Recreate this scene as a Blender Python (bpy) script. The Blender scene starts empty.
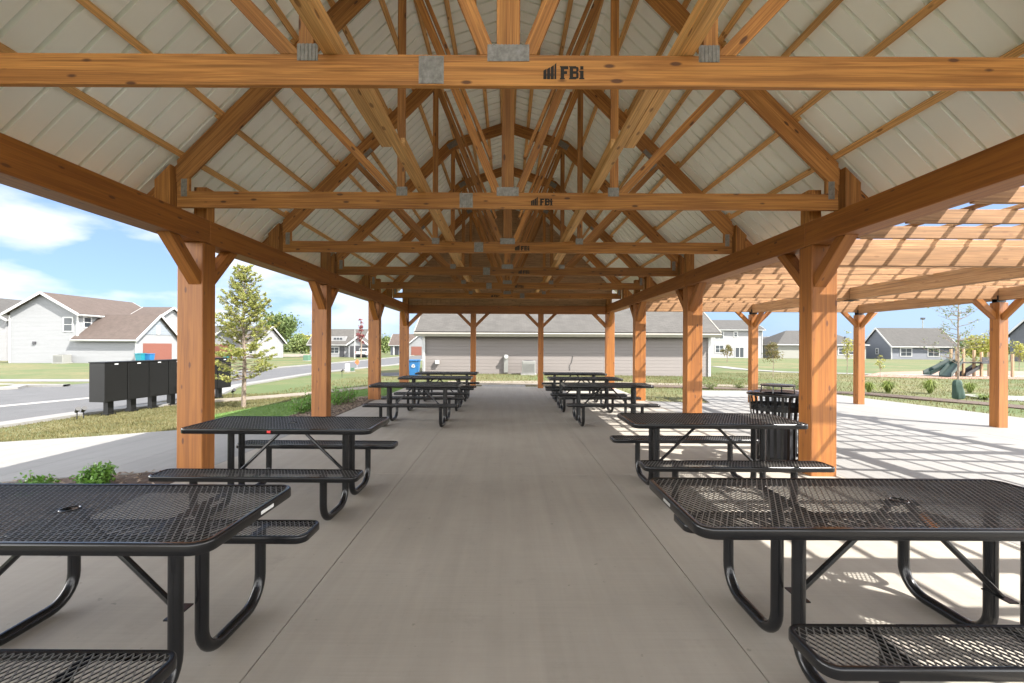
import bpy, bmesh, math, random
import numpy as np
from mathutils import Matrix, Vector
random.seed(7); rng = np.random.default_rng(7)
sc = bpy.context.scene
COL = sc.collection
W = {}            # world matrix of every object we place
F, VX, VY, ROLL, H = 455.1, 507.0, 346.0, 0.0045, 1.5

# ------------------------------------------------------------------ ground
def G(x, y):
    dl = max(0.0, -3.9 - x); dl = dl*dl/(dl+0.4)
    dx = max(0.0, -4.5-x, x-11.0); dy = max(0.0, -6.0-y, y-16.6)
    d = math.hypot(dx, dy)
    dr = max(0.0, x-4.0)
    return -0.32*(1-math.exp(-dl/3.0)) - 0.11*(1-math.exp(-dr/3.2)) - 0.006*d

def ray(px, py):
    u, v = (px-VX)/F, (VY-py)/F
    return u - ROLL*v, v + ROLL*u           # X/Y and (Z-H)/Y

def gp(px, py):                              # where the ray through a pixel meets the ground
    u, v = ray(px, py); Y = 10.0
    for _ in range(80):
        Y = 0.5*Y + 0.5*min(600, (G(u*Y, Y)-H)/min(v, -1e-4))
    return Vector((u*Y, Y, G(u*Y, Y)))

def at(px, py, Y):
    u, v = ray(px, py)
    return Vector((u*Y, Y, H+v*Y))

# ------------------------------------------------------------------ materials
def new_mat(name):
    m = bpy.data.materials.new(name); m.use_nodes = True
    nt = m.node_tree; b = nt.nodes['Principled BSDF']
    return m, nt, b

def N(nt, t, **kw):
    n = nt.nodes.new(t)
    for k, v in kw.items():
        if k in n.inputs: n.inputs[k].default_value = v
        else: setattr(n, k, v)
    return n

def mixrgb(nt, fac, a, b, blend='MIX'):
    n = nt.nodes.new('ShaderNodeMix'); n.data_type = 'RGBA'; n.blend_type = blend
    for sock, v in ((n.inputs[0], fac), (n.inputs[6], a), (n.inputs[7], b)):
        if hasattr(v, 'is_output'): nt.links.new(v, sock)
        else: sock.default_value = v if not isinstance(v, tuple) else (*v[:3], 1)
    return n.outputs[2]

def mapping(nt, scale, coord='Object', rnd=False):
    tc = N(nt, 'ShaderNodeTexCoord'); mp = N(nt, 'ShaderNodeMapping')
    mp.inputs['Scale'].default_value = scale
    nt.links.new(tc.outputs[coord], mp.inputs[0])
    if rnd:
        oi = N(nt, 'ShaderNodeObjectInfo'); mul = N(nt, 'ShaderNodeVectorMath', operation='SCALE')
        cb = N(nt, 'ShaderNodeCombineXYZ')
        for i in range(3): nt.links.new(oi.outputs['Random'], cb.inputs[i])
        nt.links.new(cb.outputs[0], mul.inputs[0]); mul.inputs['Scale'].default_value = 37.0
        nt.links.new(mul.outputs[0], mp.inputs['Location'])
    return mp.outputs[0]

def ramp(nt, fac, stops):
    r = N(nt, 'ShaderNodeValToRGB'); e = r.color_ramp.elements
    while len(e) < len(stops): e.new(0.5)
    for el, (p, c) in zip(e, stops):
        el.position = p; el.color = (*c, 1) if len(c) == 3 else c
    nt.links.new(fac, r.inputs[0]); return r.outputs[0]

def bump(nt, b, h, strength=0.3, dist=0.01):
    n = N(nt, 'ShaderNodeBump'); n.inputs['Strength'].default_value = strength; n.inputs['Distance'].default_value = dist
    nt.links.new(h, n.inputs['Height']); nt.links.new(n.outputs[0], b.inputs['Normal'])

def wood(name, light, dark, knot, rough=0.62, knots=0.5, vary=0.35, con=1.0):
    m, nt, b = new_mat(name)
    v = mapping(nt, (0.6, 17, 17), rnd=True)
    n1 = N(nt, 'ShaderNodeTexNoise', Scale=1.6, Detail=6, Roughness=0.6, Distortion=0.7); nt.links.new(v, n1.inputs['Vector'])
    v2 = mapping(nt, (1.1, 75, 75), rnd=True)
    n2 = N(nt, 'ShaderNodeTexNoise', Scale=1.5, Detail=3, Roughness=0.5); nt.links.new(v2, n2.inputs['Vector'])
    c = ramp(nt, n1.outputs[0], [(0.32, tuple(x*0.8 for x in dark)), (0.47, dark), (0.56, light), (0.75, tuple(min(1, x*1.18) for x in light))])
    c = mixrgb(nt, 0.42*con, c, mixrgb(nt, ramp(nt, n2.outputs[0], [(.35, (0, 0, 0)), (.65, (1, 1, 1))]), tuple(x*0.42 for x in light), tuple(min(1, x*1.4) for x in light)))
    v3 = mapping(nt, (3.6, 10, 10), rnd=True)
    vo = N(nt, 'ShaderNodeTexVoronoi', Scale=1.0, Randomness=1.0); nt.links.new(v3, vo.inputs['Vector'])
    kr = ramp(nt, vo.outputs['Distance'], [(0.10, (1, 1, 1)), (0.16, (0.0, 0.0, 0.0))])
    kk = N(nt, 'ShaderNodeMath', operation='MULTIPLY'); kk.inputs[1].default_value = knots
    nt.links.new(kr, kk.inputs[0])
    c = mixrgb(nt, kk.outputs[0], c, knot)
    oi = N(nt, 'ShaderNodeObjectInfo')
    hv = N(nt, 'ShaderNodeHueSaturation'); mr = N(nt, 'ShaderNodeMapRange')
    mr.inputs['To Min'].default_value = 1-vary; mr.inputs['To Max'].default_value = 1+vary*0.6
    nt.links.new(oi.outputs['Random'], mr.inputs[0]); nt.links.new(mr.outputs[0], hv.inputs['Value'])
    nt.links.new(c, hv.inputs['Color']); nt.links.new(hv.outputs[0], b.inputs['Base Color'])
    b.inputs['Roughness'].default_value = rough
    bump(nt, b, n2.outputs[0], 0.25, 0.004)
    return m

def mottled(name, c1, c2, scale=3.0, rough=0.85, detail=6, bstr=0.2, bscale=60, coord='Object', c3=None, s3=0.4, metallic=0.0, spread=(0.35, 0.65)):
    m, nt, b = new_mat(name)
    v = mapping(nt, (1, 1, 1), coord)
    n1 = N(nt, 'ShaderNodeTexNoise', Scale=scale, Detail=detail, Roughness=0.65); nt.links.new(v, n1.inputs['Vector'])
    c = ramp(nt, n1.outputs[0], [(spread[0], c1), (spread[1], c2)])
    if c3:
        n3 = N(nt, 'ShaderNodeTexNoise', Scale=s3, Detail=4, Roughness=0.6); nt.links.new(v, n3.inputs['Vector'])
        c = mixrgb(nt, ramp(nt, n3.outputs[0], [(0.42, (0, 0, 0)), (0.6, (1, 1, 1))]), c, c3)
    nt.links.new(c, b.inputs['Base Color']); b.inputs['Roughness'].default_value = rough; b.inputs['Metallic'].default_value = metallic
    if bstr:
        n2 = N(nt, 'ShaderNodeTexNoise', Scale=bscale, Detail=3); nt.links.new(v, n2.inputs['Vector'])
        bump(nt, b, n2.outputs[0], bstr, 0.01)
    return m

def plain(name, c, rough=0.5, metallic=0.0, coat=0.0):
    m, nt, b = new_mat(name)
    v = mapping(nt, (1, 1, 1)); n1 = N(nt, 'ShaderNodeTexNoise', Scale=5.0, Detail=5); nt.links.new(v, n1.inputs['Vector'])
    cc = mixrgb(nt, n1.outputs[0], tuple(x*0.88 for x in c), tuple(min(1, x*1.1) for x in c))
    nt.links.new(cc, b.inputs['Base Color'])
    b.inputs['Roughness'].default_value = rough; b.inputs['Metallic'].default_value = metallic; b.inputs['Coat Weight'].default_value = coat
    return m

def siding(name, c, pitch=0.15, rough=0.7, c2=None):
    m, nt, b = new_mat(name)
    v = mapping(nt, (1, 1, 1)); sp = N(nt, 'ShaderNodeSeparateXYZ'); nt.links.new(v, sp.inputs[0])
    d = N(nt, 'ShaderNodeMath', operation='DIVIDE'); d.inputs[1].default_value = pitch; nt.links.new(sp.outputs[2], d.inputs[0])
    f = N(nt, 'ShaderNodeMath', operation='FRACT'); nt.links.new(d.outputs[0], f.inputs[0])
    n1 = N(nt, 'ShaderNodeTexNoise', Scale=1.3, Detail=4); nt.links.new(mapping(nt, (0.3, 0.3, 5)), n1.inputs['Vector'])
    cc = mixrgb(nt, n1.outputs[0], tuple(x*0.9 for x in c), tuple(min(1, x*1.1) for x in c))
    nt.links.new(cc, b.inputs['Base Color']); b.inputs['Roughness'].default_value = rough
    inv = N(nt, 'ShaderNodeMath', operation='SUBTRACT'); inv.inputs[0].default_value = 1.0; nt.links.new(f.outputs[0], inv.inputs[1])
    bump(nt, b, inv.outputs[0], 1.0, 0.06)
    return m

def shingle(name, c1, c2):
    m, nt, b = new_mat(name)
    v = mapping(nt, (1, 1, 1))
    br = N(nt, 'ShaderNodeTexBrick', Scale=1.0); br.inputs['Brick Width'].default_value = 0.3; br.inputs['Row Height'].default_value = 0.13
    br.inputs['Mortar Size'].default_value = 0.008; br.inputs['Color1'].default_value = (*c1, 1); br.inputs['Color2'].default_value = (*c2, 1)
    br.inputs['Mortar'].default_value = (*(x*0.5 for x in c1), 1)
    nt.links.new(v, br.inputs['Vector'])
    n1 = N(nt, 'ShaderNodeTexNoise', Scale=1.7, Detail=5); nt.links.new(v, n1.inputs['Vector'])
    c = mixrgb(nt, 0.55, br.outputs[0], mixrgb(nt, n1.outputs[0], tuple(x*0.7 for x in c1), tuple(x*1.25 for x in c2)))
    nt.links.new(c, b.inputs['Base Color']); b.inputs['Roughness'].default_value = 0.95
    return m

def foliage(name, c1, c2, c3, rough=0.6, transl=0.25):
    m, nt, b = new_mat(name)
    g = N(nt, 'ShaderNodeNewGeometry')
    c = ramp(nt, g.outputs['Random Per Island'], [(0.0, c1), (0.5, c2), (1.0, c3)])
    v = mapping(nt, (1, 1, 1)); n1 = N(nt, 'ShaderNodeTexNoise', Scale=2.2, Detail=3); nt.links.new(v, n1.inputs['Vector'])
    c = mixrgb(nt, 0.5, c, mixrgb(nt, n1.outputs[0], tuple(x*0.55 for x in c1), tuple(x*1.3 for x in c3)))
    nt.links.new(c, b.inputs['Base Color']); b.inputs['Roughness'].default_value = rough
    tr = N(nt, 'ShaderNodeBsdfTranslucent'); nt.links.new(c, tr.inputs[0])
    mx = N(nt, 'ShaderNodeMixShader'); mx.inputs[0].default_value = transl
    nt.links.new(b.outputs[0], mx.inputs[1]); nt.links.new(tr.outputs[0], mx.inputs[2])
    nt.links.new(mx.outputs[0], nt.nodes['Material Output'].inputs[0])
    return m

M = {}
M['stain'] = wood('stained timber', (0.305, 0.113, 0.0185), (0.25, 0.085, 0.0135), (0.10, 0.032, 0.012), 0.55, 0.9, 0.08, 0.3)
M['truss'] = wood('treated truss lumber', (0.44, 0.20, 0.051), (0.27, 0.105, 0.025), (0.07, 0.025, 0.012), 0.65, 0.9, 0.28, 0.9)
M['purlin'] = wood('fresh pine lumber', (0.74, 0.43, 0.17), (0.60, 0.32, 0.11), (0.15, 0.06, 0.02), 0.65, 0.7, 0.2)
M['cedar'] = wood('pale cedar', (0.37, 0.20, 0.088), (0.27, 0.138, 0.058), (0.2, 0.09, 0.04), 0.7, 0.5, 0.14)
M['gable'] = wood('weathered gable boards', (0.50, 0.32, 0.18), (0.33, 0.20, 0.11), (0.03, 0.02, 0.015), 0.8, 0.5, 0.1)
M['panel'] = mottled('painted roof metal', (0.91, 0.945, 0.905), (0.92, 0.955, 0.915), 1.5, 0.62, 3, 0.0)
M['galv'] = mottled('galvanised plate', (0.17, 0.165, 0.15), (0.29, 0.28, 0.26), 25, 0.5, 4, 0.1, 120, metallic=0.35)
M['ink'] = plain('black stencil ink', (0.02, 0.018, 0.016), 0.8)
M['bracket'] = plain('dark steel bracket', (0.015, 0.015, 0.016), 0.5, 0.3)
M['frame'] = plain('black plastisol coating', (0.008, 0.008, 0.0085), 0.2, 0.0, 0.0)
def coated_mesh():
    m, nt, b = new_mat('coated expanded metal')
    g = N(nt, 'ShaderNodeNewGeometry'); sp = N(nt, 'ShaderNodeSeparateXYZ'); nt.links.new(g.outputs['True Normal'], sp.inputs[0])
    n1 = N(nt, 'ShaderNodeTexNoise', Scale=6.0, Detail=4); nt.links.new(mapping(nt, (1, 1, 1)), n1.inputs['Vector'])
    top_sheen = mixrgb(nt, n1.outputs[0], (.085, .083, .08), (.16, .155, .145))     # ceiling reflection put into the colour of the upward faces
    c = mixrgb(nt, ramp(nt, sp.outputs[2], [(.80, (0, 0, 0)), (.95, (1, 1, 1))]), (.012, .012, .012), top_sheen)
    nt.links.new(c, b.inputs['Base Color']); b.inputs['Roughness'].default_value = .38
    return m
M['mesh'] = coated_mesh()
M['frame'].node_tree.nodes['Principled BSDF'].inputs['Specular IOR Level'].default_value = 0.32
M['sticker'] = plain('white sticker', (0.6, 0.6, 0.6), 0.5)
M['red'] = plain('red plastic cap', (0.6, 0.03, 0.03), 0.4)
M['orange'] = plain('orange paper tag', (0.65, 0.22, 0.04), 0.7)

def concrete(name, c1, c2, c3):
    m, nt, b = new_mat(name)
    v = mapping(nt, (1, 1, 1))
    n1 = N(nt, 'ShaderNodeTexNoise', Scale=0.9, Detail=8, Roughness=0.65); nt.links.new(v, n1.inputs['Vector'])
    c = ramp(nt, n1.outputs[0], [(0.3, c1), (0.55, c2), (0.8, c3)])
    v2 = mapping(nt, (1.2, 55, 1)); n2 = N(nt, 'ShaderNodeTexNoise', Scale=1.4, Detail=4); nt.links.new(v2, n2.inputs['Vector'])
    c = mixrgb(nt, 0.22, c, mixrgb(nt, n2.outputs[0], tuple(x*0.55 for x in c2), tuple(min(1, x*1.4) for x in c2)))
    n3 = N(nt, 'ShaderNodeTexNoise', Scale=2.7, Detail=7, Roughness=0.7); nt.links.new(v, n3.inputs['Vector'])
    st = ramp(nt, n3.outputs[0], [(0.60, (0, 0, 0)), (0.74, (1, 1, 1))])
    k = N(nt, 'ShaderNodeMath', operation='MULTIPLY'); k.inputs[1].default_value = 0.35; nt.links.new(st, k.inputs[0])
    c = mixrgb(nt, k.outputs[0], c, tuple(x*0.55 for x in c1))
    v4 = mapping(nt, (7, .35, 1)); n4 = N(nt, 'ShaderNodeTexNoise', Scale=1.0, Detail=5, Roughness=.6); nt.links.new(v4, n4.inputs['Vector'])
    c = mixrgb(nt, .15, c, mixrgb(nt, ramp(nt, n4.outputs[0], [(.35, (0, 0, 0)), (.65, (1, 1, 1))]), tuple(x*0.6 for x in c2), tuple(min(1, x*1.35) for x in c2)))
    n5 = N(nt, 'ShaderNodeTexNoise', Scale=17.0, Detail=3, Roughness=.5); nt.links.new(v, n5.inputs['Vector'])
    k5 = N(nt, 'ShaderNodeMath', operation='MULTIPLY'); k5.inputs[1].default_value = .5; nt.links.new(ramp(nt, n5.outputs[0], [(.70, (0, 0, 0)), (.76, (1, 1, 1))]), k5.inputs[0])
    c = mixrgb(nt, k5.outputs[0], c, tuple(x*0.4 for x in c1))
    nt.links.new(c, b.inputs['Base Color']); b.inputs['Roughness'].default_value = 0.72
    bump(nt, b, n2.outputs[0], 0.25, 0.004)
    return m
M['slab'] = concrete('broomed slab concrete', (0.268, 0.243, 0.207), (0.318, 0.291, 0.25), (0.36, 0.333, 0.29))
M['concrete'] = concrete('pale new concrete', (0.178, 0.174, 0.166), (0.20, 0.195, 0.186), (0.222, 0.217, 0.208))
M['kerb'] = mottled('kerb concrete', (0.22, 0.215, 0.205), (0.30, 0.29, 0.275), 3, 0.85)
M['asphalt'] = mottled('street asphalt', (0.066, 0.067, 0.07), (0.092, 0.093, 0.096), 1.2, 0.9, 8, 0.4, 200, c3=(0.078, 0.078, 0.081))
M['darkasphalt'] = mottled('fresh asphalt', (0.05, 0.052, 0.056), (0.08, 0.08, 0.085), 1.2, 0.9, 8, 0.4, 200)
M['lawn'] = mottled('straw lawn', (0.062, 0.072, 0.018), (0.135, 0.118, 0.048), 1.6, 1.0, 9, 0.6, 40, c3=(0.055, 0.082, 0.018), s3=0.13)
M['green'] = mottled('green lawn', (0.06, 0.125, 0.022), (0.095, 0.17, 0.032), 4, 1.0, 8, 0.6, 60)
M['mulch'] = mottled('bark mulch', (0.045, 0.030, 0.022), (0.11, 0.075, 0.055), 22, 1.0, 6, 1.0, 60)
M['redmulch'] = mottled('play mulch', (0.20, 0.11, 0.08), (0.30, 0.19, 0.14), 5, 1.0)
M['tan'] = mottled('dry soil', (0.16, 0.135, 0.10), (0.22, 0.19, 0.15), 3, 1.0)
M['pathgrey'] = mottled('gravel path', (0.17, 0.166, 0.158), (0.22, 0.216, 0.208), 4, 1.0)
M['blade'] = foliage('grass blades', (0.068, 0.078, 0.018), (0.11, 0.10, 0.032), (0.19, 0.16, 0.07), 0.8, 0.3)
M['bladegreen'] = foliage('green grass blades', (0.07, 0.14, 0.022), (0.10, 0.185, 0.03), (0.15, 0.235, 0.05), 0.7, 0.3)
M['larch'] = foliage('larch needles', (0.11, 0.17, 0.032), (0.22, 0.25, 0.05), (0.36, 0.33, 0.085))
M['leafdark'] = foliage('dark leaves', (0.035, 0.07, 0.015), (0.06, 0.11, 0.025), (0.12, 0.15, 0.04))
M['leafbox'] = foliage('shrub leaves', (0.05, 0.13, 0.018), (0.085, 0.21, 0.028), (0.17, 0.33, 0.05), 0.45)
M['leafyellow'] = foliage('yellow green leaves', (0.16, 0.19, 0.03), (0.26, 0.27, 0.05), (0.38, 0.34, 0.07))
M['leafmid'] = foliage('mid green leaves', (0.06, 0.11, 0.03), (0.10, 0.16, 0.04), (0.18, 0.2, 0.06))
M['leafbrown'] = foliage('russet leaves', (0.13, 0.09, 0.03), (0.22, 0.13, 0.05), (0.10, 0.13, 0.035))
M['leafred'] = foliage('dark red leaves', (0.09, 0.02, 0.025), (0.16, 0.035, 0.04), (0.25, 0.07, 0.07))
M['tuft'] = foliage('tuft grass', (0.06, 0.11, 0.02), (0.12, 0.18, 0.03), (0.25, 0.28, 0.06), 0.6)
M['bark'] = mottled('bark', (0.13, 0.10, 0.075), (0.28, 0.22, 0.17), 12, 0.95, 6, 0.6, 40)
M['mailbox'] = plain('dark bronze metal', (0.0065, 0.0065, 0.0062), 0.55, 0.0)
M['mailbox'].node_tree.nodes['Principled BSDF'].inputs['Specular IOR Level'].default_value = 0.25
M['white'] = plain('white trim paint', (0.38, 0.38, 0.375), 0.5)
M['beige'] = plain('beige trim paint', (0.25, 0.235, 0.205), 0.55)
M['glass'] = plain('window glass', (0.022, 0.028, 0.034), 0.35, 0.0, 0.0)
M['sid_taupe'] = siding('taupe lap siding', (0.135, 0.119, 0.109), 0.19)
M['sid_white'] = siding('white lap siding', (0.205, 0.205, 0.205), 0.15)
M['sid_cream'] = siding('pale grey lap siding', (0.185, 0.19, 0.193), 0.15)
M['sid_grey'] = siding('blue grey lap siding', (0.095, 0.103, 0.118), 0.15)
M['sid_olive'] = siding('olive grey lap siding', (0.165, 0.165, 0.14), 0.15)
M['sid_dark'] = siding('charcoal lap siding', (0.07, 0.076, 0.085), 0.15)
M['shakes'] = siding('grey gable shakes', (0.16, 0.18, 0.2), 0.2)
M['roof_brown'] = shingle('brown shingles', (0.058, 0.043, 0.036), (0.080, 0.060, 0.051))
M['roof_grey'] = shingle('grey shingles', (0.048, 0.045, 0.041), (0.08, 0.075, 0.069))
M['roof_dark'] = shingle('dark grey shingles', (0.048, 0.046, 0.043), (0.066, 0.063, 0.060))
M['door_red'] = plain('terracotta garage door', (0.16, 0.057, 0.04), 0.6)
M['brick'] = mottled('red brick', (0.30, 0.10, 0.07), (0.40, 0.17, 0.12), 6, 0.9)
M['blue'] = plain('blue recycling plastic', (0.012, 0.11, 0.27), 0.5)
M['teal'] = plain('teal bin plastic', (0.01, 0.16, 0.20), 0.5)
M['acgrey'] = plain('beige grey metal', (0.20, 0.20, 0.187), 0.6)
M['acfin'] = plain('condenser fins', (0.16, 0.16, 0.15), 0.7, 0.2)
M['slide'] = plain('dark green plastic', (0.006, 0.023, 0.019), 0.55)
M['slide2'] = plain('dark plastic', (0.03, 0.03, 0.035), 0.5)
M['bag'] = plain('green watering bag', (0.02, 0.05, 0.035), 0.7)
M['utilgreen'] = plain('utility green', (0.07, 0.14, 0.09), 0.6)
M['signorange'] = plain('orange sign', (0.75, 0.13, 0.03), 0.6)
M['postwood'] = wood('playground timber', (0.36, 0.25, 0.15), (0.28, 0.19, 0.11), (0.12, 0.08, 0.05), 0.8, 0.3, 0.1)

# ------------------------------------------------------------------ object helpers
def tag(o, label=None, cat=None, group=None, kind=None):
    if label: o['label'] = label
    if cat: o['category'] = cat
    if group: o['group'] = group
    if kind: o['kind'] = kind
    return o

def place(o, parent, Mw):
    o.parent = parent
    o.matrix_basis = (W[parent].inverted() @ Mw) if parent else Mw
    W[o] = Mw
    return o

def thing(name, label, cat, loc, group=None, rz=0.0):
    o = bpy.data.objects.new(name, None); COL.objects.link(o)
    o.empty_display_size = 0.1
    place(o, None, Matrix.Translation(Vector(loc)) @ Matrix.Rotation(rz, 4, 'Z'))
    return tag(o, label, cat, group)

def link(name, me, mat, parent=None, Mw=None):
    if mat and not me.materials: me.materials.append(mat)
    o = bpy.data.objects.new(name, me); COL.objects.link(o)
    if Mw is None: Mw = W[parent] if parent else Matrix()
    return place(o, parent, Mw)

def obj(name, bm, mat, parent=None, Mw=None, smooth=False):
    me = bpy.data.meshes.new(name); 
    bmesh.ops.recalc_face_normals(bm, faces=bm.faces)
    bm.to_mesh(me); bm.free()
    if smooth:
        me.polygons.foreach_set('use_smooth', [True]*len(me.polygons))
        me.set_sharp_from_angle(angle=math.radians(40))
    return link(name, me, mat, parent, Mw)

def copy_tree(o, parent=None, Mw=None):
    c = o.copy(); COL.objects.link(c)
    c.parent = parent
    if Mw is not None: c.matrix_basis = Mw; W[c] = Mw
    else: W[c] = W[parent] @ o.matrix_basis
    for ch in list(o.children): copy_tree(ch, c)
    return c

def add_box(bm, x0, x1, y0, y1, z0, z1, Mx=None):
    vs = [bm.verts.new(Vector((x, y, z)) if Mx is None else Mx @ Vector((x, y, z))) for x in (x0, x1) for y in (y0, y1) for z in (z0, z1)]
    for f in ((0, 1, 3, 2), (4, 6, 7, 5), (0, 4, 5, 1), (2, 3, 7, 6), (0, 2, 6, 4), (1, 5, 7, 3)):
        bm.faces.new([vs[i] for i in f])
    return vs

def box_obj(name, x0, x1, y0, y1, z0, z1, mat, parent=None, bev=0.0, Mw=None, local=False):
    """box in world coordinates (or parent's if local), its mesh stored round its own centre"""
    c = Vector(((x0+x1)/2, (y0+y1)/2, (z0+z1)/2))
    bm = bmesh.new(); add_box(bm, x0-c.x, x1-c.x, y0-c.y, y1-c.y, z0-c.z, z1-c.z)
    if bev: bmesh.ops.bevel(bm, geom=bm.edges[:], offset=bev, segments=2 if bev > 0.008 else 1, affect='EDGES')
    T = Matrix.Translation(c)
    if local: T = W[parent] @ T
    if Mw is not None: T = Mw @ T
    return obj(name, bm, mat, parent, T)

def frame(p0, p1, up):
    x = (p1-p0).normalized(); z = (up - x*up.dot(x)).normalized(); y = z.cross(x)
    R = Matrix((x, y, z)).transposed().to_4x4()
    return Matrix.Translation((p0+p1)/2) @ R

def board(name, p0, p1, w, t, mat, parent, up=(0, 0, 1), cuts=(), bev=0.003, loc=False):
    """timber from p0 to p1: w is its size along 'up', t across; cuts = (point, outward normal) planes"""
    p0, p1 = Vector(p0), Vector(p1)
    Mf = frame(p0, p1, Vector(up)); L = (p1-p0).length
    bm = bmesh.new(); add_box(bm, -L/2, L/2, -t/2, t/2, -w/2, w/2)
    Mi = Mf.inverted()
    for pt, nr in cuts:
        bmesh.ops.bisect_plane(bm, geom=bm.verts[:]+bm.edges[:]+bm.faces[:], plane_co=Mi @ Vector(pt), plane_no=Mi.to_3x3() @ Vector(nr), clear_outer=True)
        es = [e for e in bm.edges if e.is_boundary]
        if es: bmesh.ops.holes_fill(bm, edges=es)
    if bev: bmesh.ops.bevel(bm, geom=bm.edges[:], offset=bev, segments=1, affect='EDGES')
    return obj(name, bm, mat, parent, Mf)

def fillet(pts, r, n=6):
    out = [Vector(pts[0])]
    for i in range(1, len(pts)-1):
        a, b, c = Vector(pts[i-1]), Vector(pts[i]), Vector(pts[i+1])
        d1, d2 = (a-b).normalized(), (c-b).normalized()
        ang = d1.angle(d2); rr = r[i-1] if isinstance(r, (list, tuple)) else r
        k = rr/math.tan(ang/2)
        s, e = b+d1*k, b+d2*k
        cen = b + (d1+d2).normalized()*(rr/math.sin(ang/2))
        for j in range(n+1):
            t = j/n
            v = (s-cen).lerp(e-cen, t).normalized()*rr if False else None
            q = (s-cen).normalized().slerp((e-cen).normalized(), t)*rr
            out.append(cen+q)
    out.append(Vector(pts[-1]))
    return out

def add_tube(bm, pts, r, seg=10, cap=True):
    pts = [Vector(p) for p in pts]; rings = []
    d0 = (pts[1]-pts[0]).normalized()
    nrm = d0.orthogonal().normalized()
    for i, p in enumerate(pts):
        if i == 0: d = d0
        elif i == len(pts)-1: d = (pts[i]-pts[i-1]).normalized()
        else: d = ((pts[i]-pts[i-1]).normalized()+(pts[i+1]-pts[i]).normalized()).normalized()
        nrm = (nrm - d*nrm.dot(d)).normalized(); bn = d.cross(nrm)
        rr = r[i] if isinstance(r, (list, tuple)) else r
        rings.append([bm.verts.new(p + nrm*math.cos(a)*rr + bn*math.sin(a)*rr) for a in [2*math.pi*k/seg for k in range(seg)]])
    for a, b in zip(rings, rings[1:]):
        for k in range(seg): bm.faces.new((a[k], a[(k+1) % seg], b[(k+1) % seg], b[k]))
    if cap:
        bm.faces.new(rings[0][::-1]); bm.faces.new(rings[-1])

def tube_obj(name, pts, r, mat, parent, seg=10, Mw=None):
    bm = bmesh.new(); add_tube(bm, pts, r, seg)
    return obj(name, bm, mat, parent, Mw, smooth=True)

def add_lathe(bm, prof, seg=32, cx=0, cy=0):
    rings = [[bm.verts.new((cx+r*math.cos(2*math.pi*k/seg), cy+r*math.sin(2*math.pi*k/seg), z)) for k in range(seg)] for r, z in prof]
    for a, b in zip(rings, rings[1:]):
        for k in range(seg): bm.faces.new((a[k], a[(k+1) % seg], b[(k+1) % seg], b[k]))

def add_prism(bm, poly, z0, z1):
    lo = [bm.verts.new((x, y, z0)) for x, y in poly]; hi = [bm.verts.new((x, y, z1)) for x, y in poly]
    n = len(poly); bm.faces.new(lo[::-1]); bm.faces.new(hi)
    for i in range(n): bm.faces.new((lo[i], lo[(i+1) % n], hi[(i+1) % n], hi[i]))

# ------------------------------------------------------------------ paving
def clip(poly, a, b, c):                      # keep a*x+b*y<=c
    out = []
    for i in range(len(poly)):
        p, q = poly[i], poly[(i+1) % len(poly)]
        dp, dq = a*p[0]+b*p[1]-c, a*q[0]+b*q[1]-c
        if dp <= 0: out.append(p)
        if dp*dq < 0:
            t = dp/(dp-dq); out.append((p[0]+t*(q[0]-p[0]), p[1]+t*(q[1]-p[1])))
    return out

def paved(name, poly, cell, mat, top=0.0, thick=0.12, gap=0.0, x_lines=None, y_lines=None, kind='structure'):
    xs = [p[0] for p in poly]; ys = [p[1] for p in poly]
    def lines(lo, hi, given):
        if given: return sorted([lo-0.01]+[g for g in given if lo < g < hi]+[hi+0.01])
        n = max(1, math.ceil((hi-lo)/cell)); return [lo-0.01+(hi-lo+0.02)*i/n for i in range(n+1)]
    LX, LY = lines(min(xs), max(xs), x_lines), lines(min(ys), max(ys), y_lines)
    bm = bmesh.new()
    for i in range(len(LX)-1):
        for j in range(len(LY)-1):
            q = clip(poly, -1, 0, -(LX[i]+gap/2)); 
            if q: q = clip(q, 1, 0, LX[i+1]-gap/2)
            if q: q = clip(q, 0, -1, -(LY[j]+gap/2))
            if q: q = clip(q, 0, 1, LY[j+1]-gap/2)
            if len(q) < 3: continue
            # drop coincident points
            qq = [p for k, p in enumerate(q) if math.hypot(p[0]-q[k-1][0], p[1]-q[k-1][1]) > 1e-4]
            if len(qq) < 3: continue
            hi = [bm.verts.new((x, y, G(x, y)+top)) for x, y in qq]
            try: bm.faces.new(hi)
            except ValueError: continue
            if thick:
                lo = [bm.verts.new((x, y, G(x, y)+top-thick)) for x, y in qq]
                for k in range(len(qq)):
                    bm.faces.new((hi[k-1], lo[k-1], lo[k], hi[k]))
    o = obj(name, bm, mat)
    return tag(o, kind=kind)

def strip_poly(pts, w):
    L, R = [], []
    for i, p in enumerate(pts):
        a, b = Vector(pts[max(0, i-1)]), Vector(pts[min(len(pts)-1, i+1)])
        d = (b-a).normalized(); n = Vector((-d.y, d.x))
        ww = w[i] if isinstance(w, (list, tuple)) else w
        L.append(Vector(p)+n*ww/2); R.append(Vector(p)-n*ww/2)
    return L, R

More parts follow.
